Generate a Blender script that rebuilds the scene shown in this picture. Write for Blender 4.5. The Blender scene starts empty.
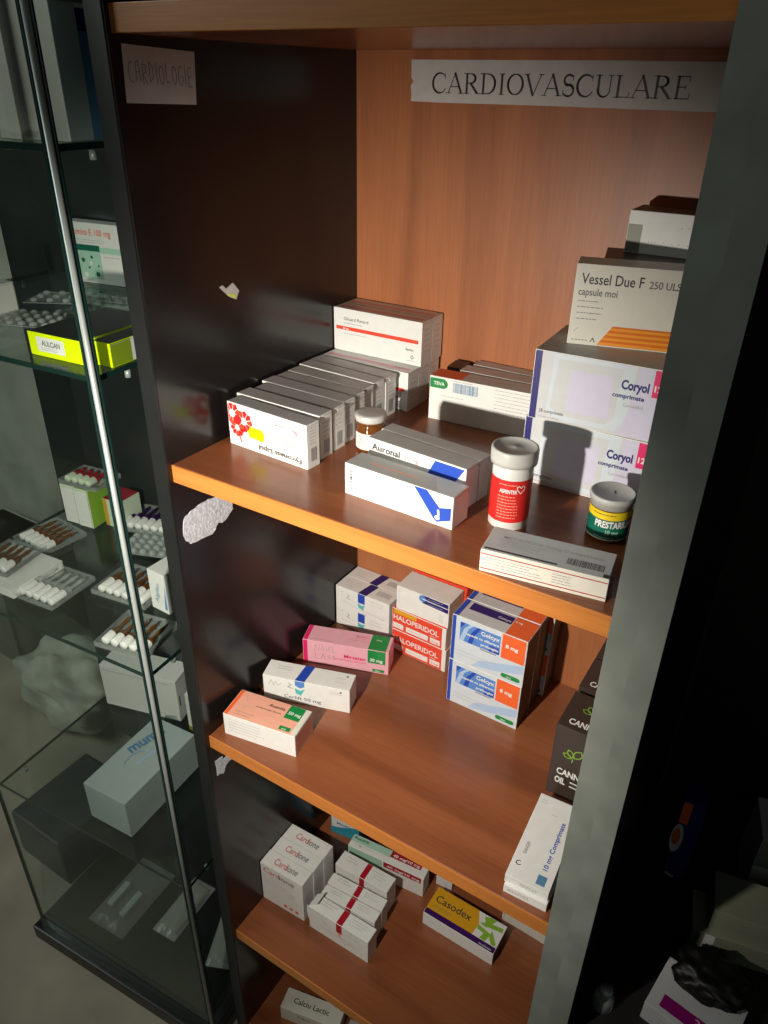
import bpy, bmesh, math, random
from mathutils import Vector, Matrix
random.seed(7)
R = math.radians
C = bpy.context.scene.collection
sc = bpy.context.scene

# ------------------------------------------------------------------ camera
cam = bpy.data.cameras.new('camera')
cam.sensor_fit = 'VERTICAL'; cam.sensor_height = 24.0
cam.lens = 754.31 / 1024 * 24.0
cam.clip_start = 0.01
cob = bpy.data.objects.new('camera', cam); C.objects.link(cob)
cob.location = (0.5038, -0.4351, 0.3164)
cob.rotation_euler = (1.0508, -0.0157, 0.5619)
sc.camera = cob
# ------------------------------------------------------------------ world, lights, exposure
w = bpy.data.worlds.new('room_air'); sc.world = w; w.use_nodes = True
w.node_tree.nodes['Background'].inputs[0].default_value = (0.66, 0.68, 0.60, 1)
w.node_tree.nodes['Background'].inputs[1].default_value = 0.022
sp = bpy.data.lights.new('hand_torch', 'SPOT')
sp.energy = 27.0; sp.color = (1.0, 0.93, 0.82); sp.shadow_soft_size = 0.009
sp.spot_size = R(99); sp.spot_blend = 1.0
so = bpy.data.objects.new('hand_torch', sp); C.objects.link(so)
so.location = (0.20, -0.46, 0.12)
so.rotation_euler = (Vector((0.07, 0.10, -0.16)) - so.location).to_track_quat('-Z', 'Y').to_euler()
al = bpy.data.lights.new('fill_light_left', 'AREA')  # added fill to brighten the glass case and wall, no real fixture
al.energy = 14.0; al.color = (0.92, 1.0, 0.92); al.shape = 'RECTANGLE'; al.size = 1.2; al.size_y = 0.5
ao = bpy.data.objects.new('fill_light_left', al); C.objects.link(ao)
ao.location = (-1.7, -1.15, 1.0)
ao.rotation_euler = (Vector((-0.4, 0.1, -0.4)) - ao.location).to_track_quat('-Z', 'Y').to_euler()
al2 = bpy.data.lights.new('fill_light_right', 'AREA')  # added weak fill for the blue box side and black panel
al2.energy = 0.9; al2.color = (0.86, 1.0, 0.92); al2.shape = 'RECTANGLE'; al2.size = 0.7; al2.size_y = 1.2
ao2 = bpy.data.objects.new('fill_light_right', al2); C.objects.link(ao2)
ao2.location = (1.2, -1.5, 0.7)
ao2.rotation_euler = (Vector((-0.1, 0.1, -0.1)) - ao2.location).to_track_quat('-Z', 'Y').to_euler()
sc.view_settings.view_transform = 'Standard'; sc.view_settings.look = 'None'
sc.view_settings.exposure = 0.0; sc.view_settings.gamma = 1.0
sc.view_settings.use_curve_mapping = False

# ------------------------------------------------------------------ materials
def srgb(r, g, b):
    f = lambda c: (c/255/12.92) if c/255 <= 0.04045 else ((c/255+0.055)/1.055)**2.4
    return (f(r), f(g), f(b), 1)
def nt(name):
    m = bpy.data.materials.new(name); m.use_nodes = True
    return m, m.node_tree, m.node_tree.nodes['Principled BSDF']
def node(t, kind, **kw):
    n = t.nodes.new(kind)
    for k, v in kw.items(): setattr(n, k, v)
    return n
def ramp(t, fac, stops):
    r = t.nodes.new('ShaderNodeValToRGB'); t.links.new(fac, r.inputs[0])
    e = r.color_ramp.elements
    e[0].position, e[0].color = stops[0]; e[1].position, e[1].color = stops[-1]
    for p, c in stops[1:-1]:
        x = e.new(p); x.color = c
    return r.outputs[0]
def plain(name, col, rough=0.5, var=0.05, scale=60, metal=0, spec=0.5, bump=0.0, bscale=200, coat=0):
    m, t, b = nt(name)
    tc = node(t, 'ShaderNodeTexCoord')
    n = node(t, 'ShaderNodeTexNoise'); n.inputs['Scale'].default_value = scale; n.inputs['Detail'].default_value = 3
    t.links.new(tc.outputs['Object'], n.inputs['Vector'])
    lo = tuple(c*(1-var) for c in col[:3]) + (1,); hi = tuple(min(1, c*(1+var)) for c in col[:3]) + (1,)
    t.links.new(ramp(t, n.outputs['Fac'], [(0.3, lo), (0.7, hi)]), b.inputs['Base Color'])
    b.inputs['Roughness'].default_value = rough; b.inputs['Metallic'].default_value = metal
    b.inputs['Specular IOR Level'].default_value = spec
    if coat: b.inputs['Coat Weight'].default_value = coat
    if bump:
        n2 = node(t, 'ShaderNodeTexNoise'); n2.inputs['Scale'].default_value = bscale; n2.inputs['Detail'].default_value = 4
        t.links.new(tc.outputs['Object'], n2.inputs['Vector'])
        bp = node(t, 'ShaderNodeBump'); bp.inputs['Strength'].default_value = bump; bp.inputs['Distance'].default_value = 0.001
        t.links.new(n2.outputs['Fac'], bp.inputs['Height']); t.links.new(bp.outputs['Normal'], b.inputs['Normal'])
    return m
def wood(name, dark, mid, light, axis, rough=0.38):
    m, t, b = nt(name)
    tc = node(t, 'ShaderNodeTexCoord')
    mp = node(t, 'ShaderNodeMapping'); t.links.new(tc.outputs['Object'], mp.inputs['Vector'])
    s = [26, 26, 26]; s[axis] = 2.2; mp.inputs['Scale'].default_value = s
    n1 = node(t, 'ShaderNodeTexNoise'); n1.inputs['Scale'].default_value = 1.0; n1.inputs['Detail'].default_value = 5
    n1.inputs['Distortion'].default_value = 0.6
    t.links.new(mp.outputs[0], n1.inputs['Vector'])
    c1 = ramp(t, n1.outputs['Fac'], [(0.28, dark), (0.5, mid), (0.75, light)])
    mp2 = node(t, 'ShaderNodeMapping'); t.links.new(tc.outputs['Object'], mp2.inputs['Vector'])
    s2 = [700, 700, 700]; s2[axis] = 22; mp2.inputs['Scale'].default_value = s2
    n2 = node(t, 'ShaderNodeTexNoise'); n2.inputs['Scale'].default_value = 1.0; n2.inputs['Detail'].default_value = 2
    t.links.new(mp2.outputs[0], n2.inputs['Vector'])
    c2 = ramp(t, n2.outputs['Fac'], [(0.35, (0.84, 0.82, 0.80, 1)), (0.6, (1, 1, 1, 1))])
    mx = node(t, 'ShaderNodeMix', data_type='RGBA', blend_type='MULTIPLY'); mx.inputs[0].default_value = 0.7
    t.links.new(c1, mx.inputs[6]); t.links.new(c2, mx.inputs[7]); t.links.new(mx.outputs[2], b.inputs['Base Color'])
    b.inputs['Roughness'].default_value = rough
    bp = node(t, 'ShaderNodeBump'); bp.inputs['Strength'].default_value = 0.08; bp.inputs['Distance'].default_value = 0.0004
    t.links.new(n2.outputs['Fac'], bp.inputs['Height']); t.links.new(bp.outputs['Normal'], b.inputs['Normal'])
    return m
def glassy(name, tint, gloss=(0.7, 0.8, 0.75, 1), rough=0.02, ior=1.5, extra=0.0):
    m = bpy.data.materials.new(name); m.use_nodes = True; t = m.node_tree
    for n in list(t.nodes): t.nodes.remove(n)
    out = node(t, 'ShaderNodeOutputMaterial'); tr = node(t, 'ShaderNodeBsdfTransparent'); gl = node(t, 'ShaderNodeBsdfGlossy')
    tr.inputs[0].default_value = tint; gl.inputs[0].default_value = gloss; gl.inputs['Roughness'].default_value = rough
    lw = node(t, 'ShaderNodeLayerWeight'); lw.inputs[0].default_value = 0.5
    pw = node(t, 'ShaderNodeMath', operation='POWER'); pw.inputs[1].default_value = 5.0
    t.links.new(lw.outputs['Facing'], pw.inputs[0])
    ma = node(t, 'ShaderNodeMath', operation='MULTIPLY_ADD', use_clamp=True); ma.inputs[1].default_value = 0.9; ma.inputs[2].default_value = 0.025+extra
    t.links.new(pw.outputs[0], ma.inputs[0])
    mx = node(t, 'ShaderNodeMixShader'); t.links.new(ma.outputs[0], mx.inputs[0])
    t.links.new(tr.outputs[0], mx.inputs[1]); t.links.new(gl.outputs[0], mx.inputs[2]); t.links.new(mx.outputs[0], out.inputs[0])
    return m

M = {}
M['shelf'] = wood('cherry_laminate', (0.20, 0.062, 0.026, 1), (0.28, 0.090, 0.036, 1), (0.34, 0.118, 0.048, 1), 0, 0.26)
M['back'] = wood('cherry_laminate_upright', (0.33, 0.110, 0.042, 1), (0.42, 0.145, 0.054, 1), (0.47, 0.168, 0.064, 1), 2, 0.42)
M['edge'] = wood('edge_banding', (0.50, 0.165, 0.036, 1), (0.58, 0.205, 0.045, 1), (0.64, 0.24, 0.055, 1), 0, 0.36)
M['black'] = plain('black_laminate', (0.009, 0.007, 0.007, 1), 0.22, 0.15, 9, bump=0.10, bscale=160)
M['blackedge'] = plain('black_edge_band', (0.012, 0.013, 0.013, 1), 0.45, 0.1, 30)
M['greyedge'] = plain('grey_sheen_edge_band', (0.21, 0.225, 0.20, 1), 0.42, 0.16, 22, bump=0.1, bscale=60)  # grey paints in the room's reflection on glossy black laminate
M['darkin'] = plain('dark_interior_laminate', (0.012, 0.011, 0.009, 1), 0.6, 0.1, 20)
M['glass'] = glassy('clear_glass', (0.965, 0.985, 0.975, 1))
M['gedge'] = plain('green_glass_edge', (0.010, 0.030, 0.026, 1), 0.12, 0.1, 40)
M['chrome'] = plain('brushed_aluminium', (0.50, 0.56, 0.54, 1), 0.38, 0.05, 60, metal=0.35)
M['board'] = plain('dark_green_board', (0.022, 0.027, 0.025, 1), 0.30, 0.25, 6)
M['base'] = plain('black_plinth', (0.010, 0.010, 0.009, 1), 0.35, 0.1, 20)
def milky(name, col, fac, rough):
    m = bpy.data.materials.new(name); m.use_nodes = True; t = m.node_tree; b = t.nodes['Principled BSDF']; out = t.nodes['Material Output']
    b.inputs['Base Color'].default_value = col; b.inputs['Roughness'].default_value = rough
    tr = node(t, 'ShaderNodeBsdfTransparent'); mx = node(t, 'ShaderNodeMixShader'); mx.inputs[0].default_value = fac
    t.links.new(tr.outputs[0], mx.inputs[1]); t.links.new(b.outputs[0], mx.inputs[2]); t.links.new(mx.outputs[0], out.inputs[0]); return m
M['blister'] = milky('blister_plastic', (0.66, 0.72, 0.68, 1), 0.34, 0.15)
M['plastic'] = milky('tray_plastic', (0.62, 0.68, 0.64, 1), 0.16, 0.12)
M['amber'] = plain('amber_glass', (0.14, 0.045, 0.006, 1), 0.06, 0.1, 30, spec=0.8)
M['amberclear'] = glassy('amber_glass_clear', (0.75, 0.42, 0.06, 1), (1, 0.9, 0.6, 1), 0.04, 1.5)
M['paper'] = plain('paper', (0.60, 0.57, 0.55, 1), 0.7, 0.06, 60, bump=0.1, bscale=120)
M['torn'] = plain('torn_paper', (0.70, 0.71, 0.76, 1), 0.85, 0.25, 260, bump=0.7, bscale=300)
M['wall'] = plain('rough_grey_wall', (0.46, 0.47, 0.40, 1), 0.9, 0.25, 5, bump=0.4, bscale=18)
M['floor'] = plain('dusty_concrete_floor', (0.42, 0.37, 0.29, 1), 0.75, 0.22, 7, bump=0.3, bscale=40)
COL = dict(white=(0.80, 0.80, 0.77), cream=(0.74, 0.71, 0.62), grey=(0.42, 0.42, 0.42), silver=(0.50, 0.50, 0.49), lgrey=(0.60, 0.61, 0.62),
  lav=(0.62, 0.60, 0.74), lav2=(0.50, 0.48, 0.64), navy=(0.018, 0.012, 0.15), blue=(0.02, 0.07, 0.44), mblue=(0.10, 0.25, 0.62), lblue=(0.42, 0.56, 0.76), pblue=(0.62, 0.68, 0.74),
  red=(0.62, 0.020, 0.018), rred=(0.80, 0.070, 0.035), crimson=(0.42, 0.010, 0.025), orange=(0.88, 0.14, 0.035), dorange=(0.72, 0.16, 0.01), amberc=(0.85, 0.32, 0.02), salmon=(0.86, 0.42, 0.30), pink=(0.82, 0.42, 0.50), hotpink=(0.75, 0.02, 0.14),
  green=(0.010, 0.25, 0.055), dgreen=(0.005, 0.13, 0.085), lgreen=(0.30, 0.62, 0.42), lime=(0.26, 0.48, 0.04), teal=(0.02, 0.30, 0.42), mint=(0.42, 0.66, 0.52), yellow=(0.85, 0.62, 0.02), fluo=(0.78, 0.95, 0.0), olive=(0.25, 0.34, 0.02), ochre=(0.72, 0.36, 0.015),
  purple=(0.05, 0.008, 0.11), text=(0.035, 0.035, 0.04), brown=(0.045, 0.032, 0.026), dark=(0.02, 0.018, 0.016), magenta=(0.28, 0.005, 0.17), khaki=(0.22, 0.23, 0.17), paleg=(0.62, 0.72, 0.55), steel=(0.10, 0.24, 0.40), tint=(0.45, 0.53, 0.52), fine=(0.13, 0.13, 0.14), finel=(0.33, 0.33, 0.35), redtx=(0.65, 0.10, 0.10), cyan=(0.10, 0.50, 0.50))
def pm(n):
    k = 'ink_' + n
    if k not in M:
        M[k] = plain('card_' + n, COL[n] + (1,), 0.42, 0.03, 90, spec=0.45)
    return M[k]

# ------------------------------------------------------------------ mesh helpers
def link(name, me, parent=None):
    o = bpy.data.objects.new(name, me); C.objects.link(o)
    if parent is not None: o.parent = parent
    return o
def tag(o, label=None, cat=None, group=None, kind=None):
    if label: o['label'] = label
    if cat: o['category'] = cat
    if group: o['group'] = group
    if kind: o['kind'] = kind
    return o
def empty(name, loc, rz=0.0, rot=None):
    o = bpy.data.objects.new(name, None); C.objects.link(o); o.location = loc
    o.rotation_euler = rot if rot else (0, 0, rz); o.empty_display_size = 0.02
    return o
class MB:
    def __init__(s): s.v = []; s.f = []; s.mi = []; s.mats = []; s.sm = []
    def mat(s, m):
        if m not in s.mats: s.mats.append(m)
        return s.mats.index(m)
    def add(s, vs, fs, m, smooth=False):
        b = len(s.v); s.v += [tuple(p) for p in vs]; k = s.mat(m)
        for f in fs: s.f.append([b+i for i in f]); s.mi.append(k); s.sm.append(smooth)
    def bm(s, bm, m, smooth=False):
        bm.verts.index_update()
        s.add([v.co.copy() for v in bm.verts], [[v.index for v in f.verts] for f in bm.faces], m, smooth); bm.free()
    def box(s, x0, y0, z0, x1, y1, z1, m, bev=0.0, seg=1):
        bm = bmesh.new(); bmesh.ops.create_cube(bm, size=1)
        for v in bm.verts:
            v.co = ((x0+x1)/2+v.co.x*(x1-x0), (y0+y1)/2+v.co.y*(y1-y0), (z0+z1)/2+v.co.z*(z1-z0))
        if bev: bmesh.ops.bevel(bm, geom=bm.edges[:], offset=bev, segments=seg, affect='EDGES', profile=0.6)
        s.bm(bm, m)
    def lathe(s, prof, m, n=40, c=(0, 0), smooth=True):   # prof: (r,z)
        vs = []; fs = []
        for r, z in prof:
            for k in range(n):
                a = 2*math.pi*k/n; vs.append((c[0]+r*math.cos(a), c[1]+r*math.sin(a), z))
        for i in range(len(prof)-1):
            for k in range(n):
                a, b_ = i*n+k, i*n+(k+1) % n
                fs.append((a, b_, b_+n, a+n))
        s.add(vs, fs, m, smooth)
    def build(s, name, parent=None):
        me = bpy.data.meshes.new(name); me.from_pydata(s.v, [], s.f)
        for m in s.mats: me.materials.append(m)
        me.polygons.foreach_set('material_index', s.mi); me.polygons.foreach_set('use_smooth', s.sm)
        me.update(); return link(name, me, parent)
_tc = {}
def text2d(s, bold=0.0, shear=0.0):
    bold = bold + 0.008
    k = (s, bold, shear)
    if k not in _tc:
        cu = bpy.data.curves.new('lettering', 'FONT'); cu.body = s; cu.size = 1; cu.offset = bold; cu.resolution_u = 3; cu.shear = shear
        o = bpy.data.objects.new('lettering', cu); C.objects.link(o)
        bpy.context.view_layer.update()
        dg = bpy.context.evaluated_depsgraph_get()
        me = bpy.data.meshes.new_from_object(o.evaluated_get(dg))
        vs = [(v.co.x, v.co.y) for v in me.vertices]; fs = [list(p.vertices) for p in me.polygons]
        bpy.data.objects.remove(o); bpy.data.curves.remove(cu); bpy.data.meshes.remove(me)
        x0 = min(v[0] for v in vs); x1 = max(v[0] for v in vs)
        _tc[k] = ([(v[0]-x0, v[1]) for v in vs], fs, x1-x0)
    return _tc[k]
def ribbon(pts, wd):
    vs = []; fs = []
    for i in range(len(pts)-1):
        (x0, y0), (x1, y1) = pts[i], pts[i+1]
        w0 = wd[i] if isinstance(wd, (list, tuple)) else wd; w1 = wd[i+1] if isinstance(wd, (list, tuple)) else wd
        L = math.hypot(x1-x0, y1-y0) or 1e-9; nx, ny = -(y1-y0)/L, (x1-x0)/L; ex, ey = (x1-x0)/L*w1*0.2, (y1-y0)/L*w1*0.2
        b = len(vs)
        vs += [(x0+nx*w0/2-ex, y0+ny*w0/2-ey), (x0-nx*w0/2-ex, y0-ny*w0/2-ey), (x1-nx*w1/2+ex, y1-ny*w1/2+ey), (x1+nx*w1/2+ex, y1+ny*w1/2+ey)]
        fs.append((b, b+1, b+2, b+3))
    return vs, fs
def arc(cx, cy, rx, ry, a0, a1, n=14):
    return [(cx+rx*math.cos(R(a0+(a1-a0)*i/n)), cy+ry*math.sin(R(a0+(a1-a0)*i/n))) for i in range(n+1)]

FACES = {'F': lambda w, d, h: ((0, 0, 0), (1, 0, 0), (0, 0, 1), (0, -1, 0), w, h),
         'T': lambda w, d, h: ((0, 0, h), (1, 0, 0), (0, 1, 0), (0, 0, 1), w, d),
         'R': lambda w, d, h: ((w, 0, 0), (0, 1, 0), (0, 0, 1), (1, 0, 0), d, h),
         'L': lambda w, d, h: ((0, d, 0), (0, -1, 0), (0, 0, 1), (-1, 0, 0), d, h)}
def decals(mb, w, d, h, dec):
    """print on a carton: flat ink shapes lying on its faces (u,v from 0 to 1 across the face)"""
    lay = {}
    for D in dec:
        kind, face = D[0], D[1]
        o, U, V, N, fw, fh = FACES[face](w, d, h); o, U, V, N = map(Vector, (o, U, V, N))
        n = lay.get(face, 0) + 1; lay[face] = n
        off = 0.00008 + 0.00003*n
        put = lambda p: o + U*p[0] + V*p[1] + N*off
        if kind == 'r':      # rectangle u0 v0 u1 v1 colour
            u0, v0, u1, v1, c = D[2:]
            e = 0.0006; X0, Y0, X1, Y1 = max(u0*fw, e), max(v0*fh, e), min(u1*fw, fw-e), min(v1*fh, fh-e)
            mb.add([put(p) for p in ((X0, Y0), (X1, Y0), (X1, Y1), (X0, Y1))], [(0, 1, 2, 3)], pm(c))
        elif kind == 'p':    # polygon
            mb.add([put((u*fw, v*fh)) for u, v in D[2]], [tuple(range(len(D[2])))], pm(D[3]))
        elif kind == 'c':    # disc u v radius(m) colour
            u, v, r, c = D[2:6]; rr = D[6] if len(D) > 6 else r
            mb.add([put((u*fw+r*math.cos(a*0.2618), v*fh+rr*math.sin(a*0.2618))) for a in range(24)], [tuple(range(24))], pm(c))
        elif kind == 's':    # stroke: points in uv, width m, colour
            vs, fs = ribbon([(u*fw, v*fh) for u, v in D[2]], D[3]); mb.add([put(p) for p in vs], fs, pm(D[4]))
        elif kind == 'l':    # n rows of tiny print too small to read
            u0, v0, u1, v1, nr, c = D[2:]
            for i in range(nr):
                vv = (v1 + (v0-v1)*(i/max(1, nr-1)))*fh; x = u0*fw
                end = (u0+(u1-u0)*random.uniform(0.72, 1))*fw
                while x < end:
                    L = random.uniform(0.0012, 0.0042)
                    mb.add([put(p) for p in ((x, vv), (min(x+L, end), vv), (min(x+L, end), vv+0.0005), (x, vv+0.0005))], [(0, 1, 2, 3)], pm(c)); x += L+0.0007
        elif kind == 'b':    # bar pattern
            u0, v0, u1, v1, c = D[2:]; x = u0*fw
            while x < u1*fw:
                L = random.choice((0.0003, 0.0005, 0.0008))
                mb.add([put(p) for p in ((x, v0*fh), (x+L, v0*fh), (x+L, v1*fh), (x, v1*fh))], [(0, 1, 2, 3)], pm(c)); x += L+random.choice((0.0003, 0.0006))
        elif kind == 't':    # text: string u v cap-height(m) colour {w rot bold shear}
            s_, u, v, hh, c = D[2:7]; k = D[7] if len(D) > 7 else {}
            vs, fs, tw = text2d(s_, k.get('bold', 0.0), k.get('shear', 0.0))
            sy = hh/0.70; sx = (k['w']/tw) if 'w' in k else sy
            a = R(k.get('rot', 0)); ca, sa = math.cos(a), math.sin(a)
            pts = []
            for x, y in vs:
                x *= sx; y *= sy
                if k.get('flip'): x = (k.get('w', tw*sx)) - x
                pts.append((u*fw + ca*x - sa*y, v*fh + sa*x + ca*y))
            mb.add([put(p) for p in pts], fs, pm(c))
COUNT = [0]
def carton(name, label, x, y, z, rot, w, d, h, dec=(), col='white', cat='medicine box', group=None, seam=True, flap=None, tint=None):
    """one folded cardboard carton with its printed faces; a mesh of its own"""
    mb = MB(); mb.box(0, 0, 0, w, d, h, pm(col), 0.0005, 2)
    if seam and min(d, h) > 0.012:      # tuck-in end flap line and notches at the right end
        mb.box(w-0.0001, 0.0012, h-0.0022, w+0.00018, d-0.0012, h-0.0018, pm('grey'))
        mb.box(w-0.0001, 0.0008, h-0.0060, w+0.00018, 0.0013, h-0.0018, pm('grey'))
        mb.box(w-0.0001, d-0.0013, h-0.0060, w+0.00018, d-0.0008, h-0.0018, pm('grey'))
    decals(mb, w, d, h, dec)
    o = mb.build(name); o.location = (x, y, z+0.0003*0); o.rotation_euler = (0, 0, R(rot))
    tag(o, label, cat, group)
    return o

# ------------------------------------------------------------------ the setting
def struct(name, mb): return tag(mb.build(name), kind='structure')
mb = MB(); mb.box(-2.2, -1.6, -1.105, 1.6, 0.62, -1.045, M['floor']); struct('floor', mb)
mb = MB(); mb.box(-2.2, 0.62, -1.16, 1.6, 0.70, 1.2, M['wall']); struct('wall_back', mb)

W, D, Z1, Z2, Z3, Z4, Z0 = 0.424, 0.312, 0.0, -0.3531, -0.7363, -0.985, 0.3425
FR = -0.006
ZB, ZT = -1.0445, 0.62
# wooden shelf cabinet
cab = empty('shelf_cabinet', (0, 0, 0))
tag(cab, 'open wooden shelf cabinet with black sides and cherry brown shelves, filled with medicine boxes', 'cabinet')
def side(x0, x1, parent, edge):
    mb = MB(); mb.box(x0, FR+0.001, ZB, x1, D+0.02, ZT, M['black'], 0.0006); p = mb.build('side_panel', parent)
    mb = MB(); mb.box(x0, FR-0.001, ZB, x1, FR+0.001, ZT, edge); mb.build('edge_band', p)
    return p
side(-0.018, 0.0, cab, M['blackedge'])
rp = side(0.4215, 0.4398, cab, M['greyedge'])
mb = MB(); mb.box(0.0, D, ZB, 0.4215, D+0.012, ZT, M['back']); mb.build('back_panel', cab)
def shelf(z, parent, x0=0.0, x1=0.4215, th=0.018, ms='shelf', me='edge', name='shelf'):
    mb = MB(); mb.box(x0+0.0003, 0.0012, z-th, x1-0.0003, D-0.0002, z, M[ms], 0.0003); p = mb.build(name, parent)
    mb = MB(); mb.box(x0+0.0003, -0.0008, z-th, x1-0.0003, 0.0012, z, M[me], 0.0006, 2); mb.build('edge_band', p)
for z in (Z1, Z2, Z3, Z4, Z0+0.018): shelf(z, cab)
# neighbouring dark cabinet
nc = empty('dark_cabinet', (0.4404, 0, 0))
tag(nc, 'unlit black cabinet on the right whose panel stands tight against the wooden shelf cabinet', 'cabinet')
def rel(mb, name, parent):
    o = mb.build(name, parent)
    o.data.transform(Matrix.Translation((-0.4404, 0, 0))); return o
mb = MB(); mb.box(0.4404, FR+0.001, ZB, 0.458, D+0.02, ZT, M['black'], 0.0006); p = rel(mb, 'side_panel', nc)
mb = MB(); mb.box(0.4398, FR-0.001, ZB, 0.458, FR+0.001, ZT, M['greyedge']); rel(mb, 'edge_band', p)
mb = MB(); mb.box(0.458, D+0.08, ZB, 0.90, D+0.092, ZT, M['darkin']); rel(mb, 'back_panel', nc)
mb = MB(); mb.box(0.90, FR, ZB, 0.918, D+0.092, ZT, M['darkin']); rel(mb, 'side_panel', nc)
for z in (-0.5, -0.90, 0.36):
    mb = MB(); mb.box(0.4583, 0.0, z-0.018, 0.8997, D+0.0795, z, M['darkin'], 0.0004); rel(mb, 'shelf', nc)

# ------------------------------------------------------------------ papers on the panels
def serif_word(mb, word, x0, z0, width, hgt, y, mat):
    """roman capitals with thick and thin strokes and slab serifs, standing in the x-z plane"""
    T, t = 0.13, 0.05
    sf = lambda cx, y_, L=0.30: ([(cx-L/2, y_), (cx+L/2, y_)], 0.035)
    G = {
     'C': (0.86, [(arc(0.47, 0.5, 0.40, 0.49, 48, 312, 22), [t+(T-t)*max(0, math.sin(math.pi*i/22))**1.3 for i in range(23)]), ([(0.76, 0.98), (0.76, 0.72)], 0.035), ([(0.73, 0.13), (0.80, 0.24)], t)]),
     'A': (0.92, [([(0.10, 0.02), (0.47, 1.0)], t), ([(0.45, 1.0), (0.82, 0.02)], T), ([(0.22, 0.34), (0.70, 0.34)], t), sf(0.10, 0.02, 0.26), sf(0.82, 0.02)]),
     'R': (0.90, [([(0.20, 0.02), (0.20, 0.98)], T), ([(0.20, 0.97), (0.42, 0.97)], t), (arc(0.42, 0.745, 0.23, 0.225, 90, -90, 12), [t+(T-t)*math.sin(math.pi*i/12) for i in range(13)]), ([(0.42, 0.52), (0.20, 0.52)], t), ([(0.40, 0.52), (0.78, 0.03)], T), sf(0.19, 0.02), sf(0.12, 0.98, 0.2), sf(0.83, 0.02, 0.2)]),
     'D': (0.95, [([(0.20, 0.02), (0.20, 0.98)], T), ([(0.20, 0.97), (0.42, 0.97)], t), (arc(0.42, 0.5, 0.40, 0.47, 90, -90, 18), [t+(T-t)*math.sin(math.pi*i/18) for i in range(19)]), ([(0.42, 0.03), (0.20, 0.03)], t), sf(0.12, 0.02, 0.2), sf(0.12, 0.98, 0.2)]),
     'I': (0.46, [([(0.23, 0.02), (0.23, 0.98)], T), sf(0.23, 0.02), sf(0.23, 0.98)]),
     'O': (0.95, [(arc(0.475, 0.5, 0.38, 0.48, 90, 450, 30), [t+(T-t)*abs(math.sin(math.pi*i/15)) for i in range(31)])]),
     'V': (0.92, [([(0.10, 0.98), (0.46, 0.0)], T), ([(0.46, 0.0), (0.82, 0.98)], t), sf(0.10, 0.98), sf(0.82, 0.98, 0.26)]),
     'S': (0.70, [(arc(0.35, 0.74, 0.23, 0.24, 40, 250, 12) + arc(0.35, 0.27, 0.25, 0.26, 75, -150, 14), [t]+[0.09]*10+[T]*6+[0.09]*10+[t]), ([(0.55, 0.96), (0.55, 0.74)], 0.035), ([(0.10, 0.28), (0.10, 0.04)], 0.035)]),
     'U': (0.92, [([(0.20, 0.98), (0.20, 0.32)], T), (arc(0.47, 0.32, 0.27, 0.30, 180, 360, 14), [T-(T-t)*i/14 for i in range(15)]), ([(0.74, 0.32), (0.74, 0.98)], t), sf(0.20, 0.98), sf(0.74, 0.98, 0.26)]),
     'L': (0.78, [([(0.20, 0.02), (0.20, 0.98)], T), ([(0.12, 0.03), (0.68, 0.03)], t), ([(0.69, 0.0), (0.72, 0.26)], 0.04), sf(0.19, 0.98), sf(0.12, 0.02, 0.2)]),
     'E': (0.82, [([(0.20, 0.02), (0.20, 0.98)], T), ([(0.12, 0.97), (0.66, 0.97)], t), ([(0.20, 0.52), (0.52, 0.52)], t), ([(0.12, 0.03), (0.70, 0.03)], t), ([(0.66, 0.99), (0.66, 0.78)], 0.04), ([(0.52, 0.62), (0.52, 0.42)], 0.035), ([(0.71, 0.0), (0.74, 0.26)], 0.04)]),
    }
    tot = sum(G[c][0] for c in word); s = width/tot; x = x0
    for c in word:
        gw, st = G[c]
        for pts, wd in st:
            vs, fs = ribbon([(p[0]*s, p[1]*hgt) for p in pts], [q*hgt*0.95 for q in wd] if isinstance(wd, list) else wd*hgt*0.95)
            mb.add([(x+a, y, z0+b) for a, b in vs], fs, mat)
        x += gw*s
def sheet(mb, pts, n, m, th=0.0004, wob=0.0):
    """thin paper slab: outline pts (3d) extruded along n"""
    n = Vector(n); k = len(pts)
    top = [Vector(p)+n*(th+random.uniform(0, wob)) for p in pts]; bot = [Vector(p)+n*0.00002 for p in pts]
    mb.add(top+bot, [tuple(range(k)), tuple(range(2*k-1, k-1, -1))] + [(i, (i+1) % k, k+(i+1) % k, k+i) for i in range(k)], m)
ysg = D-0.0001
mb = MB()
outl = [(0.066, 0.2985), (0.10, 0.2980), (0.20, 0.2982), (0.30, 0.2978), (0.362, 0.2975), (0.3628, 0.3335), (0.28, 0.3342), (0.16, 0.3343), (0.0655, 0.3345), (0.0658, 0.319), (0.0685, 0.316), (0.0655, 0.312), (0.0665, 0.304)]
sheet(mb, [(x, ysg, z) for x, z in outl], (0, -1, 0), M['paper'])
serif_word(mb, 'CARDIOVASCULARE', 0.0895, 0.3062, 0.248, 0.0172, ysg-0.0008, pm('text'))
tag(mb.build('paper_sign'), 'long white printed paper strip reading CARDIOVASCULARE on the brown back panel', 'sign')
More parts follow.
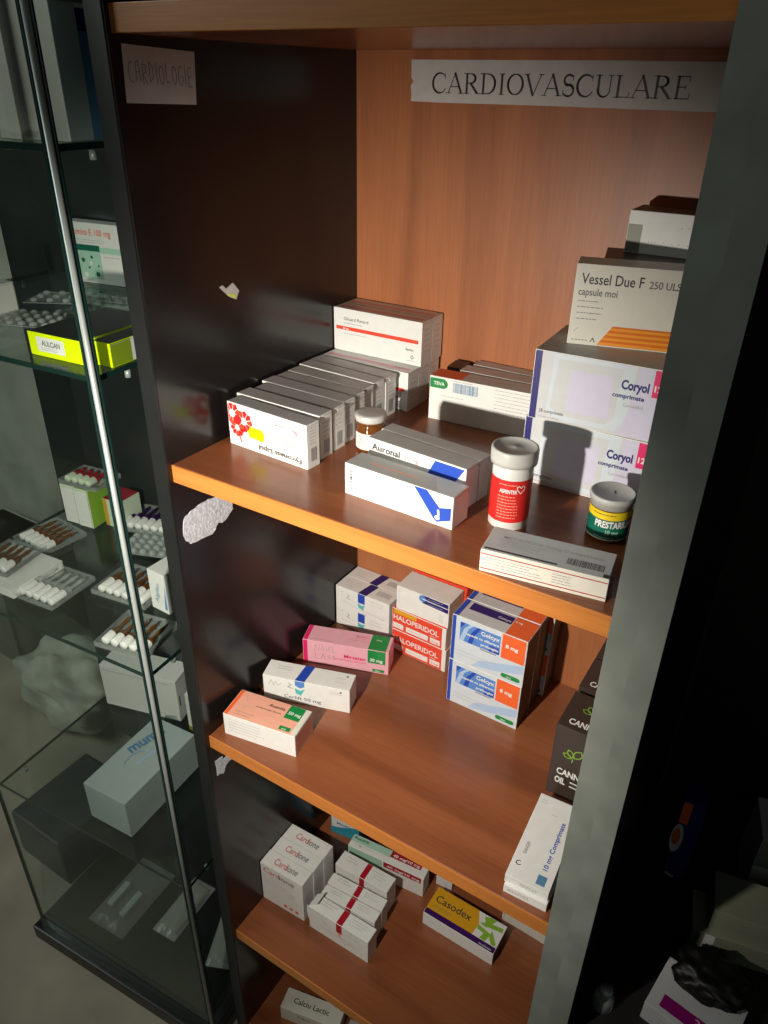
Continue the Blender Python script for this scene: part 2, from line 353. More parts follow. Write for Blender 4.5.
# handwritten card on the black side
mb = MB()
sheet(mb, [(0, 0.007, 0.3365), (0, 0.080, 0.3335), (0, 0.077, 0.2965), (0, 0.005, 0.2985)], (1, 0, 0), M['paper'])
hw = {'C': [arc(0.5, 0.5, 0.4, 0.5, 60, 300, 10)], 'A': [[(0.05, 0), (0.25, 0.95), (0.6, 1.0), (0.8, 0)], [(0.1, 0.45), (0.75, 0.5)]], 'R': [[(0.15, 0), (0.15, 1), (0.6, 0.95), (0.65, 0.6), (0.15, 0.5), (0.8, 0)]],
      'D': [[(0.15, 0), (0.2, 1), (0.7, 0.75), (0.7, 0.25), (0.15, 0)]], 'I': [[(0.4, 0), (0.45, 1)]], 'O': [arc(0.45, 0.5, 0.35, 0.45, 0, 360, 12)], 'L': [[(0.2, 1), (0.15, 0.05), (0.7, 0)]],
      'G': [arc(0.5, 0.5, 0.4, 0.48, 50, 330, 10) + [(0.85, 0.45), (0.5, 0.45)]], 'E': [[(0.75, 0.95), (0.15, 1), (0.15, 0), (0.8, 0)], [(0.15, 0.5), (0.65, 0.52)]]}
yy = 0.0095
for i, c in enumerate('CARDIOLOGIE'):
    k = 0.0036 if c == 'I' else 0.0066
    for st in hw[c]:
        vs, fs = ribbon([(p[0]*k*0.95, p[1]*0.0135+0.001*math.sin(i*2.3)) for p in st], 0.0006)
        mb.add([(0.0006, yy+a, 0.3120-i*0.0002+b) for a, b in vs], fs, pm('fine'))
    yy += k
tag(mb.build('paper_sign'), 'small pinkish card handwritten CARDIOLOGIE on the black side panel', 'sign')
def scrap(pts, label, m=M['torn'], jag=0.0012, n=4):
    P = []
    for i in range(len(pts)):
        a, b = pts[i], pts[(i+1) % len(pts)]
        for k in range(n):
            f = k/n; P.append((0, a[0]+(b[0]-a[0])*f+random.uniform(-jag, jag), a[1]+(b[1]-a[1])*f+random.uniform(-jag, jag)))
    mb = MB(); sheet(mb, P, (1, 0, 0), m, 0.0005, 0.0002)
    return tag(mb.build('paper_scrap'), label, 'paper scrap', 'torn paper residue on the black side')
scrap([(0.004, -0.064), (0.016, -0.057), (0.037, -0.055), (0.055, -0.058), (0.073, -0.064), (0.074, -0.083), (0.061, -0.091), (0.050, -0.089), (0.042, -0.096), (0.010, -0.093), (0.003, -0.084)], 'large torn white paper residue just below the upper shelf')
scrap([(0.004, -0.399), (0.014, -0.401), (0.018, -0.408), (0.036, -0.404), (0.040, -0.420), (0.020, -0.420), (0.015, -0.430), (0.004, -0.424)], 'small torn white scrap just below the middle shelf', jag=0.001)
o = scrap([(0.084, 0.148), (0.088, 0.149), (0.093, 0.145), (0.102, 0.149), (0.110, 0.140), (0.105, 0.133), (0.096, 0.137)], 'small torn white and yellow paper scrap alone on the black side above the upper shelf', M['paper'], 0.0004, 2)
mb = MB(); sheet(mb, [(0.0006, 0.092, 0.1400), (0.0006, 0.104, 0.1375), (0.0006, 0.105, 0.1345), (0.0006, 0.096, 0.1375)], (1, 0, 0), pm('fluo'), 0.0002); mb.build('marker_stain', o)

# ------------------------------------------------------------------ upper shelf (z = 0)
def shift(o, dx=0, dy=0): o.location.x += dx; o.location.y += dy; return o
g = 'shaded-top white boxes in a row on the upper shelf'
flower = []
def petals(cx, cy, r, n=9, a0=0):
    out = []
    for k in range(n):
        a = a0+2*math.pi*k/n
        p = [(cx+0.35*r*math.cos(a-0.28), cy+0.35*r*math.sin(a-0.28)), (cx+0.85*r*math.cos(a-0.33), cy+0.85*r*math.sin(a-0.33)), (cx+r*math.cos(a), cy+r*math.sin(a)), (cx+0.85*r*math.cos(a+0.30), cy+0.85*r*math.sin(a+0.30)), (cx+0.35*r*math.cos(a+0.20), cy+0.35*r*math.sin(a+0.20))]
        out.append([(u/0.101, v/0.0448) for u, v in p])
    return out
dec = [('r', 'T', 0, 0, 1, 1, 'silver')]  # silver paints dim light onto the white tops of the upper shelf
for (cx, cy, r, a0) in ((0.006, 0.0335, 0.0115, 0.3), (0.0215, 0.0285, 0.0115, 0.0), (0.0125, 0.0200, 0.0095, 0.5)):
    for k, p in enumerate(petals(cx, cy, r, 9, a0)):
        p = [(max(u, 0.008), min(v, 0.985)) for u, v in p]
        dec.append(('p', 'F', p, 'red' if k % 3 else 'rred'))
dec += [('c', 'F', 0.060, 0.75, 0.0030, 'white'), ('c', 'F', 0.212, 0.635, 0.0028, 'white'), ('c', 'F', 0.124, 0.45, 0.0022, 'white'), ('s', 'F', [(0.10, 0.66), (0.15, 0.60), (0.18, 0.66)], 0.003, 'red'), ('s', 'F', [(0.14, 0.30), (0.17, 0.12)], 0.0012, 'red'),
        ('p', 'F', [(0.265, 0.44), (0.28, 0.32), (0.46, 0.30), (0.475, 0.46), (0.45, 0.56), (0.30, 0.56)], 'fluo'), ('l', 'F', 0.31, 0.38, 0.44, 0.50, 3, 'olive'),
        ('t', 'F', 'Fyronest Lipul', 0.93, 0.20, 0.0052, 'fine', {'rot': 180, 'w': 0.054}),
        ('l', 'F', 0.63, 0.38, 0.93, 0.52, 3, 'finel'), ('l', 'F', 0.60, 0.80, 0.76, 0.80, 1, 'fine'),
        ('s', 'F', [(0.84, 0.68), (0.87, 0.80), (0.90, 0.68)], 0.0009, 'pink'), ('s', 'F', [(0.82, 0.80), (0.88, 0.76), (0.86, 0.66)], 0.0009, 'pink'),
        ('b', 'R', 0.30, 0.15, 0.75, 0.45, 'finel'), ('l', 'R', 0.25, 0.55, 0.8, 0.9, 6, 'finel')]
carton('medicine_box', 'front white box of the left row, with red petals and a yellow sticker', 0.0123, 0.0678, 0, -3.3, 0.101, 0.0175, 0.0448, dec, group=g)
rows = [(0.0063, 0.0885, -1.5, .1039), (0.0103, 0.1103, -1.0, .0992), (0.0030, 0.1310, -1.5, .1048), (0.0046, 0.1505, -1.4, .1017), (0.0041, 0.1722, -2.3, .0997), (0.0026, 0.1945, -3.0, .1009), (0.0021, 0.2163, -3.4, .1030)]
ordn = ['second', 'third', 'fourth', 'fifth', 'sixth', 'seventh', 'last']
proto = None
for i, (x, y, r, w_) in enumerate(rows):
    lab = '%s shaded-top white box of the row behind the flowered one%s' % (ordn[i], ', nearest the back' if i == 6 else ', counted from the front')
    if proto is None:
        d_ = [('r', 'T', 0, 0, 1, 1, 'silver'), ('l', 'T', 0.2, 0.3, 0.7, 0.7, 2, 'grey'), ('l', 'R', 0.2, 0.5, 0.8, 0.9, 5, 'finel'), ('b', 'R', 0.3, 0.1, 0.75, 0.42, 'finel'), ('l', 'F', 0.5, 0.75, 0.9, 0.9, 2, 'finel')]
        proto = carton('medicine_box', lab, x, y, 0, r, 0.1015, 0.0190, 0.0448, d_, group=g); o = proto
        mb = MB(); mb.box(0.1015, 0.004, 0.0436, 0.1035, 0.017, 0.0440, pm('white')); mb.box(0.1028, 0.005, 0.0405, 0.1032, 0.016, 0.0440, pm('white')); fl = mb.build('end_flap', o)
    else:
        o = proto.copy(); C.objects.link(o); o['label'] = lab
        o.location = (x, y, 0); o.rotation_euler = (0, 0, R(r))
        c = fl.copy(); C.objects.link(c); c.parent = o
        if i in (2, 5): c.scale = (1, 1, 1); c.location = (0, 0, 0)
    o.scale = (w_/0.1015, 1, random.uniform(0.985, 1.01))

g = 'red striped white boxes stacked in the back left corner'
def redstripe(h, full=True):
    return [('r', 'T', 0, 0, 1, 1, 'white'), ('r', 'T', 0.03, 0.25, 0.97, 0.55, 'pink'), ('t', 'T', 'R R V3', 0.80, 0.42, 0.003, 'fine'),
            ('r', 'F', 0.03, 0.50, 0.965, 0.585, 'rred'), ('t', 'F', 'Glicard Retard', 0.12, 0.735, 0.0036, 'fine', {'w': 0.033}), ('t', 'F', '60 mg', 0.11, 0.515, 0.0022, 'white', {'bold': 0.02}),
            ('l', 'F', 0.12, 0.66, 0.42, 0.66, 1, 'steel'), ('l', 'F', 0.12, 0.42, 0.45, 0.42, 1, 'finel'), ('t', 'F', 'Sandoz', 0.83, 0.32, 0.0024, 'fine', {'bold': 0.02}), ('s', 'F', [(0.90, 0.14), (0.885, 0.18), (0.905, 0.22), (0.92, 0.17), (0.90, 0.14)], 0.0006, 'fine'), ('l', 'F', 0.85, 0.09, 0.95, 0.09, 1, 'finel'), ('l', 'R', 0.3, 0.3, 0.8, 0.8, 5, 'finel')]
for k, (y, lab) in enumerate(((0.2371, 'red striped white box, lower front one of the corner stack'), (0.2603, 'red striped white box, lower middle one of the corner stack'), (0.2835, 'red striped white box, lower one against the back panel in the corner stack'))):
    carton('medicine_box', lab, 0.0027, y, 0, 0, 0.1136, 0.0225, 0.0441, redstripe(0.044), group=g)
for k, (y, lab) in enumerate(((0.2627, 'red striped white box, upper front one of the corner stack, its stripe fully visible'), (0.2862, 'red striped white box, upper rear one of the corner stack touching the back panel'))):
    carton('medicine_box', lab, 0.0012, y, 0.0442, 0, 0.1158, 0.0228, 0.0486, redstripe(0.0486), group=g)

g = 'long boxes in the middle of the upper shelf'
dec = [('r', 'T', 0, 0, 1, 1, 'silver'), ('r', 'T', 0.17, 0.42, 0.62, 0.52, 'salmon'), ('p', 'T', [(0.86, 0.0), (0.99, 0.0), (0.99, 0.9), (0.72, 0.9)], 'lgrey'),
       ('p', 'F', [(0.655, 0.985), (0.77, 0.985), (0.885, 0.56), (0.985, 0.66), (0.985, 0.28), (0.865, 0.10), (0.835, 0.18)], 'blue'), ('p', 'F', [(0.79, 0.98), (0.985, 0.98), (0.985, 0.74), (0.90, 0.66)], 'lgrey'),
       ('s', 'F', [(0.865, 0.20), (0.88, 0.34), (0.875, 0.48)], 0.002, 'white'), ('c', 'F', 0.87, 0.24, 0.0024, 'white', 0.002),
       ('t', 'F', 'VITAMAX', 0.075, 0.16, 0.0030, 'text', {'rot': 90, 'w': 0.020}), ('t', 'F', '5x10 mg', 0.125, 0.2, 0.0018, 'fine', {'rot': 90}), ('l', 'F', 0.15, 0.25, 0.19, 0.7, 8, 'redtx'), ('l', 'F', 0.50, 0.14, 0.62, 0.36, 5, 'finel'), ('l', 'F', 0.68, 0.16, 0.78, 0.36, 4, 'finel')]
carton('medicine_box', 'white long box with a blue arrow lying in front of the other two long ones', 0.1667, 0.0453, 0, -2.6, 0.1086, 0.0255, 0.0298, dec, group=g)
dec = [('r', 'T', 0, 0, 1, 1, 'silver'), ('t', 'F', 'Auronal', 0.045, 0.735, 0.0062, 'text', {'w': 0.031, 'bold': 0.02}), ('t', 'F', '10 mg', 0.40, 0.735, 0.0046, 'redtx', {'w': 0.014}), ('p', 'F', [(0.60, 0.44), (0.70, 0.965), (0.985, 0.965), (0.86, 0.44)], 'blue'), ('l', 'F', 0.05, 0.5, 0.4, 0.5, 1, 'finel'), ('l', 'T', 0.15, 0.4, 0.6, 0.4, 1, 'grey')]
carton('medicine_box', 'white long box reading Auronal with a blue slanted patch', 0.1655, 0.0834, 0, -5.2, 0.1037, 0.0205, 0.0394, dec, group=g)
dec = [('r', 'T', 0, 0, 1, 1, 'silver'), ('l', 'T', 0.15, 0.4, 0.8, 0.4, 1, 'grey')]  # top toned down as if the low light barely reached it
carton('medicine_box', 'plain shaded-top white long box behind the Auronal one', 0.1655, 0.1062, 0, -5.6, 0.1060, 0.0165, 0.0392, dec, group=g)

g = 'green marked boxes standing before the back panel'
grn = lambda: [('p', 'F', [(0.005, 0.74), (0.125, 0.74), (0.15, 0.79), (0.155, 0.86), (0.145, 0.92), (0.12, 0.96), (0.005, 0.96)], 'green'), ('t', 'F', 'TEVA', 0.035, 0.81, 0.0036, 'white', {'bold': 0.02}),
       ('b', 'F', 0.20, 0.70, 0.40, 0.92, 'steel'), ('l', 'F', 0.19, 0.95, 0.42, 0.95, 1, 'finel'), ('l', 'F', 0.54, 0.45, 0.97, 0.93, 7, 'finel'), ('l', 'F', 0.10, 0.58, 0.36, 0.58, 1, 'finel'), ('r', 'T', 0.0, 0.0, 0.26, 1, 'orange'), ('r', 'T', 0.26, 0, 1, 1, 'lgrey'), ('l', 'T', 0.4, 0.5, 0.7, 0.5, 1, 'fine')]
carton('medicine_box', 'white box with green pill mark and barcode, front one of three before the back panel', 0.1436, 0.2360, 0, 4.2, 0.135, 0.0248, 0.0483, grn(), group=g)
carton('medicine_box', 'shaded-top white box, middle one of three behind the barcode face', 0.1623, 0.2676, 0, 2.5, 0.120, 0.020, 0.0483, [('r', 'T', 0, 0, 1, 1, 'lgrey'), ('l', 'T', 0.3, 0.5, 0.6, 0.5, 1, 'fine')], group=g)  # grey on top is painted shade, the card is white
carton('medicine_box', 'shaded-top white box, rearmost of three touching the back panel', 0.1658, 0.2930, 0, 0.5, 0.120, 0.0165, 0.0483, [('r', 'T', 0, 0, 1, 1, 'lgrey')], group=g)
carton('medicine_box', 'low dark brown box wedged behind the green marked one at the back panel', 0.141, 0.2790, 0, 5.0, 0.018, 0.026, 0.0450, [], col='brown')

dec = [('r', 'T', 0, 0, 1, 1, 'lgrey'), ('r', 'T', 0.02, 0.06, 0.60, 0.12, 'brown'), ('t', 'T', 'METADRINE 20mg Comprimate', 0.12, 0.60, 0.0038, 'grey', {'w': 0.074}), ('b', 'T', 0.66, 0.20, 0.94, 0.44, 'fine'), ('l', 'T', 0.1, 0.3, 0.5, 0.5, 3, 'grey'), ('r', 'T', 0.95, 0.0, 1.0, 0.14, 'dark'),
       ('r', 'F', 0.0, 0.80, 1, 0.84, 'crimson'), ('r', 'F', 0.0, 0.14, 1, 0.18, 'crimson'), ('l', 'F', 0.03, 0.30, 0.52, 0.66, 4, 'finel'), ('l', 'F', 0.58, 0.30, 0.75, 0.66, 4, 'finel')]
carton('medicine_box', 'flat grey white box with dark red lines at the front edge of the upper shelf', 0.3189, 0.0006, 0, 8.0, 0.0930, 0.0358, 0.0191, dec, col='cream')

g = 'large lavender boxes stacked in two'
def coryol():
    return [('r', 'F', 0, 0, 0.062, 1, 'navy'), ('r', 'F', 0.062, 0, 1, 1, 'lgrey'),
        ('p', 'F', [(0.14, 0.12), (0.30, 0.05), (0.70, 0.05), (0.78, 0.25), (0.80, 0.98), (0.16, 0.98)], 'pblue'),
        ('p', 'F', [(0.82, 0.98), (0.985, 0.98), (0.985, 0.02), (0.70, 0.02), (0.76, 0.20), (0.80, 0.5)], 'lav'), ('p', 'F', [(0.17, 0.20), (0.26, 0.12), (0.63, 0.12), (0.68, 0.22), (0.70, 0.92), (0.20, 0.92)], 'lgrey'), ('r', 'F', 0.30, 0.20, 0.64, 0.80, 'lav'),
        ('t', 'F', 'Coryol', 0.70, 0.67, 0.0074, 'navy', {'w': 0.0220, 'bold': 0.030}), ('t', 'F', 'comprimate', 0.645, 0.545, 0.0036, 'navy', {'w': 0.0255, 'bold': 0.022}), ('t', 'F', 'Carvedilol', 0.735, 0.43, 0.0028, 'grey', {'w': 0.016}),
        ('r', 'F', 0.932, 0.62, 1, 0.985, 'hotpink'), ('t', 'F', '12', 0.945, 0.70, 0.0050, 'white', {'bold': 0.02}),
        ('t', 'F', '28 comprimate', 0.085, 0.12, 0.0030, 'fine', {'w': 0.0215}), ('l', 'F', 0.085, 0.05, 0.30, 0.05, 1, 'finel'), ('r', 'T', 0.0, 0, 1, 1, 'silver')]  # silver top holds the painted dimness of a low light
carton('medicine_box', 'lavender box reading Coryol, lower of the two, standing on the shelf', 0.2835, 0.1566, 0, 0.4, 0.1075, 0.085, 0.0626, coryol(), group=g)
carton('medicine_box', 'lavender box reading Coryol, upper of the two, under the Vessel Due F box', 0.2864, 0.1539, 0.0628, 2.8, 0.1060, 0.0845, 0.0611, coryol(), group=g)
dec = [('t', 'F', 'Vessel Due F', 0.045, 0.765, 0.0084, 'text', {'w': 0.0490}), ('t', 'F', '250 ULS', 0.52, 0.765, 0.0058, 'fine', {'w': 0.024}), ('t', 'F', 'capsule moi', 0.035, 0.625, 0.0058, 'fine', {'w': 0.0310}), ('l', 'F', 0.04, 0.33, 0.24, 0.55, 4, 'fine'), ('l', 'F', 0.03, 0.06, 0.16, 0.06, 1, 'fine'), ('s', 'F', [(0.17, 0.05), (0.185, 0.10), (0.20, 0.05)], 0.0007, 'fine'), ('s', 'F', [(0.04, 0.17), (0.07, 0.22)], 0.0004, 'finel'),
       ('p', 'F', [(0.22, 0.02), (0.99, 0.02), (0.99, 0.27), (0.315, 0.27)], 'dorange')]
for k in range(4):
    v0 = 0.025+k*0.064; f = lambda v: 0.22+(v-0.02)/0.25*0.095
    dec.append(('p', 'F', [(f(v0), v0), (0.99, v0), (0.99, v0+0.032), (f(v0+0.032), v0+0.032)], 'amberc'))
carton('medicine_box', 'cream box reading Vessel Due F with orange stripes, set on the lavender stack', 0.3024, 0.1828, 0.1241, 14.6, 0.1120, 0.0300, 0.0663, dec, col='cream')
carton('medicine_box', 'plain box half hidden behind the striped cream one, under the silver one', 0.3130, 0.2185, 0.1241, 14.6, 0.085, 0.055, 0.0650, [('r', 'T', 0, 0, 1, 1, 'brown'), ('r', 'L', 0, 0, 1, 1, 'brown')], col='grey')  # brown top and left face paint in shade behind the striped box
dec = [('r', 'T', 0, 0, 1, 1, 'brown'), ('r', 'F', 0.0, 0.0, 0.14, 0.68, 'khaki')]  # brown top is painted shade on a white box
for k, (u, v) in enumerate([(0.22, .3), (.25, .3), (.28, .3), (.36, .3), (.39, .22), (.36, .16), (.44, .3), (.47, .2), (.50, .3), (.52, .22), (.58, .3), (.61, .24), (.66, .3), (.70, .3), (.70, .22), (.5, .68), (.56, .7), (.62, .68), (.7, .7), (.76, .7)]):
    dec.append(('c', 'F', u, v, 0.0005, 'grey'))
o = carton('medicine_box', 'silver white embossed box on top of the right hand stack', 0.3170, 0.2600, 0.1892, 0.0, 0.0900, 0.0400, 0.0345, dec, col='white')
pass

# round containers
def vessel_label(name, parent, prof_r, z0, z1, bands, n=48):
    """label wrapped round a bottle; bands are (z0,z1,colour)"""
    mb = MB()
    for a, b, c in bands: mb.lathe([(prof_r+0.0003, a), (prof_r+0.0003, b)], pm(c), n)
    return mb, prof_r+0.00045
def wrap_text(mb, s, r, z, hh, ang0, width, c, bold=0.0):
    vs, fs, tw = text2d(s, bold); sx = width/tw; sy = hh/0.70
    mb.add([((r)*math.cos(ang0+x*sx/r), r*math.sin(ang0+x*sx/r), z+y*sy) for x, y in vs], fs, pm(c))
def wrap_rows(mb, r, z0, z1, n, ang0, width, c):
    for i in range(n):
        z = z1+(z0-z1)*i/max(1, n-1); a = ang0; end = ang0+width/r*random.uniform(0.8, 1)
        while a < end:
            L = random.uniform(0.001, 0.003)/r; b = min(a+L, end)
            mb.add([(r*math.cos(q), r*math.sin(q), zz) for q, zz in ((a, z), ((a+b)/2, z), (b, z), (b, z+0.0006), ((a+b)/2, z+0.0006), (a, z+0.0006))], [(0, 1, 4, 5), (1, 2, 3, 4)], pm(c)); a = b+0.0006/r
# tall red labelled bottle
va = math.atan2(-0.4351-0.079, 0.5038-0.307)
bt = empty('pill_bottle', (0.3070, 0.0790, 0)); tag(bt, 'tall white bottle with red heart label, standing in the middle right of the upper shelf', 'bottle')
wp = plain('white_plastic', (0.70, 0.70, 0.66, 1), 0.35, 0.03, 40); M['wp'] = wp
M['gcap'] = plain('grey_white_cap', (0.55, 0.55, 0.52, 1), 0.4, 0.05, 40)
mb = MB(); mb.lathe([(0, 0), (0.0150, 0), (0.0162, 0.0012), (0.0162, 0.050), (0.0158, 0.053), (0.0150, 0.0545), (0.0150, 0.058)], wp, 48); mb.build('bottle_body', bt)
mb = MB(); mb.lathe([(0.0150, 0.0565), (0.0186, 0.0565), (0.0188, 0.060), (0.0188, 0.0675), (0.0182, 0.0690), (0.0165, 0.0690), (0.0160, 0.0682), (0.002, 0.0682), (0.0012, 0.0686), (0, 0.0686)], M['gcap'], 48)
mb.build('cap', bt)
mb, rr = vessel_label('label', bt, 0.0162, 0.008, 0.046, [(0.008, 0.0455, 'red')])
wrap_text(mb, 'ASPENTER', rr, 0.0345, 0.0032, va-0.55, 0.0145, 'white', 0.02); wrap_rows(mb, rr, 0.012, 0.031, 8, va-0.62, 0.018, 'salmon'); wrap_rows(mb, rr, 0.040, 0.0415, 1, va-0.6, 0.016, 'salmon')
for q in (-1, 1):
    pts = [(0.0, 0), (q*0.0030, 0.0035), (q*0.0034, 0.0058), (q*0.0018, 0.0068), (0, 0.0050)]
    vs, fs = ribbon(pts, 0.0006)
    mb.add([(rr*math.cos(va+0.50+x/rr), rr*math.sin(va+0.50+x/rr), 0.0345+y_) for x, y_ in vs], fs, pm('white'))
mb.build('label', bt)
# green jar
jt = empty('pill_jar', (0.3822, 0.1045, 0)); tag(jt, 'short round jar with green and yellow label reading PRESTAR next to the right panel', 'jar')
va2 = math.atan2(-0.4351-0.1045, 0.5038-0.3822)
mb = MB(); mb.lathe([(0, 0), (0.0150, 0), (0.0160, 0.0012), (0.0160, 0.030), (0.0150, 0.032)], M['amber'], 48); mb.build('jar_body', jt)
mb = MB(); mb.lathe([(0.0150, 0.0295), (0.0165, 0.0295), (0.0167, 0.0340), (0.0176, 0.0345), (0.0178, 0.0385), (0.0172, 0.0393), (0.0160, 0.0393), (0.0155, 0.0386), (0, 0.0386)], M['gcap'], 48)
mb.add([(0.0015, -0.002, 0.0388), (0.0028, -0.002, 0.0388), (0.001, 0.003, 0.0388), (-0.0005, 0.003, 0.0388)], [(0, 1, 2, 3)], pm('text')); mb.build('lid', jt)
mb, rr = vessel_label('label', jt, 0.0160, 0, 0, [(0.0035, 0.0045, 'paleg'), (0.0045, 0.0215, 'dgreen'), (0.0215, 0.0285, 'yellow')])
wrap_text(mb, 'PRESTARIUM', rr, 0.0148, 0.0056, va2-0.62, 0.0310, 'white', 0.03); wrap_text(mb, '10 mg', rr, 0.0088, 0.0040, va2-0.05, 0.010, 'mint', 0.01); wrap_rows(mb, rr, 0.0055, 0.0056, 1, va2-0.6, 0.018, 'mint')
wrap_rows(mb, rr, 0.0255, 0.0256, 1, va2-0.8, 0.02, 'text'); mb.build('label', jt)
# amber vial
vt = empty('amber_vial', (0.1335, 0.1375, 0)); tag(vt, 'small amber glass vial with white cap between the left row and the long boxes', 'vial')
va3 = math.atan2(-0.4351-0.1375, 0.5038-0.1335)
mb = MB(); mb.lathe([(0, 0), (0.0135, 0), (0.0145, 0.001), (0.0145, 0.0250), (0.0135, 0.0285), (0.0115, 0.0300), (0.0115, 0.032)], M['amber'], 40)
mb.build('vial_body', vt)
mb = MB(); mb.lathe([(0.0145+0.00015, 0.003), (0.0145+0.00015, 0.0195)], pm('white'), 40); wrap_rows(mb, 0.0149, 0.005, 0.017, 7, va3-0.9, 0.024, 'fine'); mb.build('label', vt)
mb = MB(); mb.lathe([(0.0118, 0.0305), (0.0152, 0.0305), (0.0155, 0.032), (0.0155, 0.0362), (0.0148, 0.0372), (0.0120, 0.0376), (0, 0.0376)], M['gcap'], 40)
mb.lathe([(0.0009, 0.0377), (0, 0.0380)], M['gcap'], 8); mb.build('cap', vt)

# ------------------------------------------------------------------ middle shelf
dec = [('r', 'F', 0.0, 0, 0.055, 1, 'hotpink'), ('r', 'T', 0.0, 0, 0.055, 1, 'hotpink'), ('r', 'F', 0.76, 0.42, 0.965, 0.99, 'green'), ('r', 'T', 0.76, 0.0, 0.965, 1, 'green'), ('t', 'F', '30 mg', 0.785, 0.50, 0.0048, 'white', {'bold': 0.02}), ('t', 'F', 'Mirzaten', 0.485, 0.46, 0.0052, 'hotpink', {'w': 0.0285, 'bold': 0.02}), ('t', 'F', 'comprimate filmate', 0.36, 0.33, 0.0026, 'hotpink', {'w': 0.043}),
       ('t', 'T', 'Mirzaten', 0.58, 0.68, 0.003, 'hotpink'), ('l', 'T', 0.50, 0.42, 0.74, 0.56, 2, 'redtx'), ('l', 'T', 0.12, 0.12, 0.38, 0.12, 1, 'fine'), ('t', 'T', '30mg', 0.82, 0.62, 0.0024, 'white'),
       ('p', 'F', [(0.82, 0.05), (0.95, 0.05), (0.955, 0.18), (0.815, 0.18)], 'green'), ('t', 'F', 'teva', 0.845, 0.08, 0.0026, 'white'),
       ('s', 'F', [(0.14, 0.55), (0.15, 0.85), (0.19, 0.6), (0.20, 0.88)], 0.0006, 'grey'), ('s', 'F', [(0.22, 0.6), (0.235, 0.85), (0.25, 0.6)], 0.0006, 'grey'), ('s', 'F', [(0.27, 0.85), (0.29, 0.62), (0.32, 0.85), (0.31, 0.6)], 0.0006, 'grey'), ('s', 'F', [(0.35, 0.88), (0.35, 0.62), (0.40, 0.62)], 0.0006, 'grey'), ('s', 'F', [(0.15, 0.48), (0.15, 0.25), (0.19, 0.25)], 0.0006, 'finel'), ('s', 'F', [(0.21, 0.25), (0.24, 0.48), (0.26, 0.25)], 0.0006, 'finel'), ('s', 'F', [(0.33, 0.46), (0.29, 0.42), (0.33, 0.34), (0.29, 0.26)], 0.0006, 'finel'), ('s', 'F', [(0.38, 0.46), (0.35, 0.42), (0.38, 0.34), (0.35, 0.26)], 0.0006, 'finel')]
carton('medicine_box', 'pink box with green 30 mg corner lying at the left of the middle shelf', 0.0124, 0.1650, Z2, 19.2, 0.1150, 0.0310, 0.0372, dec, col='pink')
def cerl(stripe=0.36):
    return [('p', 'T', [(0.375, 0.0), (0.485, 0.0), (0.525, 1.0), (0.415, 1.0)], 'blue'), ('r', 'F', 0.375, 0.78, 0.485, 0.995, 'mblue'), ('p', 'F', [(0.375, 0.78), (0.485, 0.78), (0.43, 0.68)], 'mblue'), ('p', 'F', [(0.37, 0.66), (0.43, 0.58), (0.49, 0.68), (0.44, 0.36), (0.38, 0.44)], 'cyan'),
        ('t', 'F', 'Cerlift 50 mg', 0.24, 0.17, 0.0048, 'fine', {'w': 0.048}), ('l', 'F', 0.78, 0.72, 0.92, 0.80, 2, 'finel'), ('l', 'T', 0.12, 0.55, 0.30, 0.7, 2, 'fine'), ('l', 'T', 0.80, 0.35, 0.92, 0.6, 2, 'finel'), ('c', 'F', 0.90, 0.84, 0.0014, 'fine'), ('c', 'T', 0.92, 0.78, 0.0014, 'fine'),
        ('s', 'F', [(0.06, 0.60), (0.10, 0.85), (0.12, 0.62), (0.15, 0.80), (0.18, 0.64), (0.22, 0.78)], 0.0005, 'finel'), ('s', 'F', [(0.30, 0.84), (0.33, 0.78), (0.29, 0.66), (0.35, 0.62)], 0.0007, 'fine')]
carton('medicine_box', 'white box with blue ribbon and 50 mg between the pink and the orange boxes', 0.0121, 0.0855, Z2, 17.9, 0.1110, 0.0288, 0.0362, cerl())
dec = [('r', 'T', 0.0, 0, 0.055, 1, 'orange'), ('r', 'T', 0.055, 0, 1, 1, 'salmon'), ('r', 'T', 0.72, 0.50, 0.93, 0.99, 'green'), ('t', 'T', '50 mg', 0.745, 0.66, 0.0045, 'white', {'bold': 0.02}), ('t', 'T', 'Axentia', 0.46, 0.72, 0.0046, 'text', {'w': 0.021, 'bold': 0.01}), ('t', 'T', 'comprimate filmate', 0.32, 0.56, 0.0024, 'text', {'w': 0.033}), ('p', 'T', [(0.75, 0.08), (0.90, 0.08), (0.90, 0.22), (0.75, 0.22)], 'green'), ('t', 'T', 'teva', 0.785, 0.11, 0.0026, 'white'),
       ('l', 'T', 0.12, 0.12, 0.40, 0.22, 2, 'fine'), ('l', 'T', 0.52, 0.40, 0.66, 0.40, 1, 'grey'), ('s', 'T', [(0.12, 0.85), (0.17, 0.66), (0.19, 0.82)], 0.0005, 'grey'), ('s', 'T', [(0.14, 0.55), (0.20, 0.40), (0.25, 0.55)], 0.0005, 'grey'), ('l', 'F', 0.07, 0.25, 0.58, 0.80, 5, 'finel'), ('r', 'T', 0.93, 0.0, 1.0, 1, 'cream'), ('r', 'R', 0.05, 0.1, 0.95, 0.85, 'salmon'), ('l', 'R', 0.15, 0.3, 0.8, 0.7, 4, 'grey')]
carton('medicine_box', 'white and orange box at the left front corner of the middle shelf', 0.0131, 0.0133, Z2, 10, 0.0937, 0.0425, 0.0320, dec)
g = 'blue ribboned white boxes in the back left corner of the middle shelf'
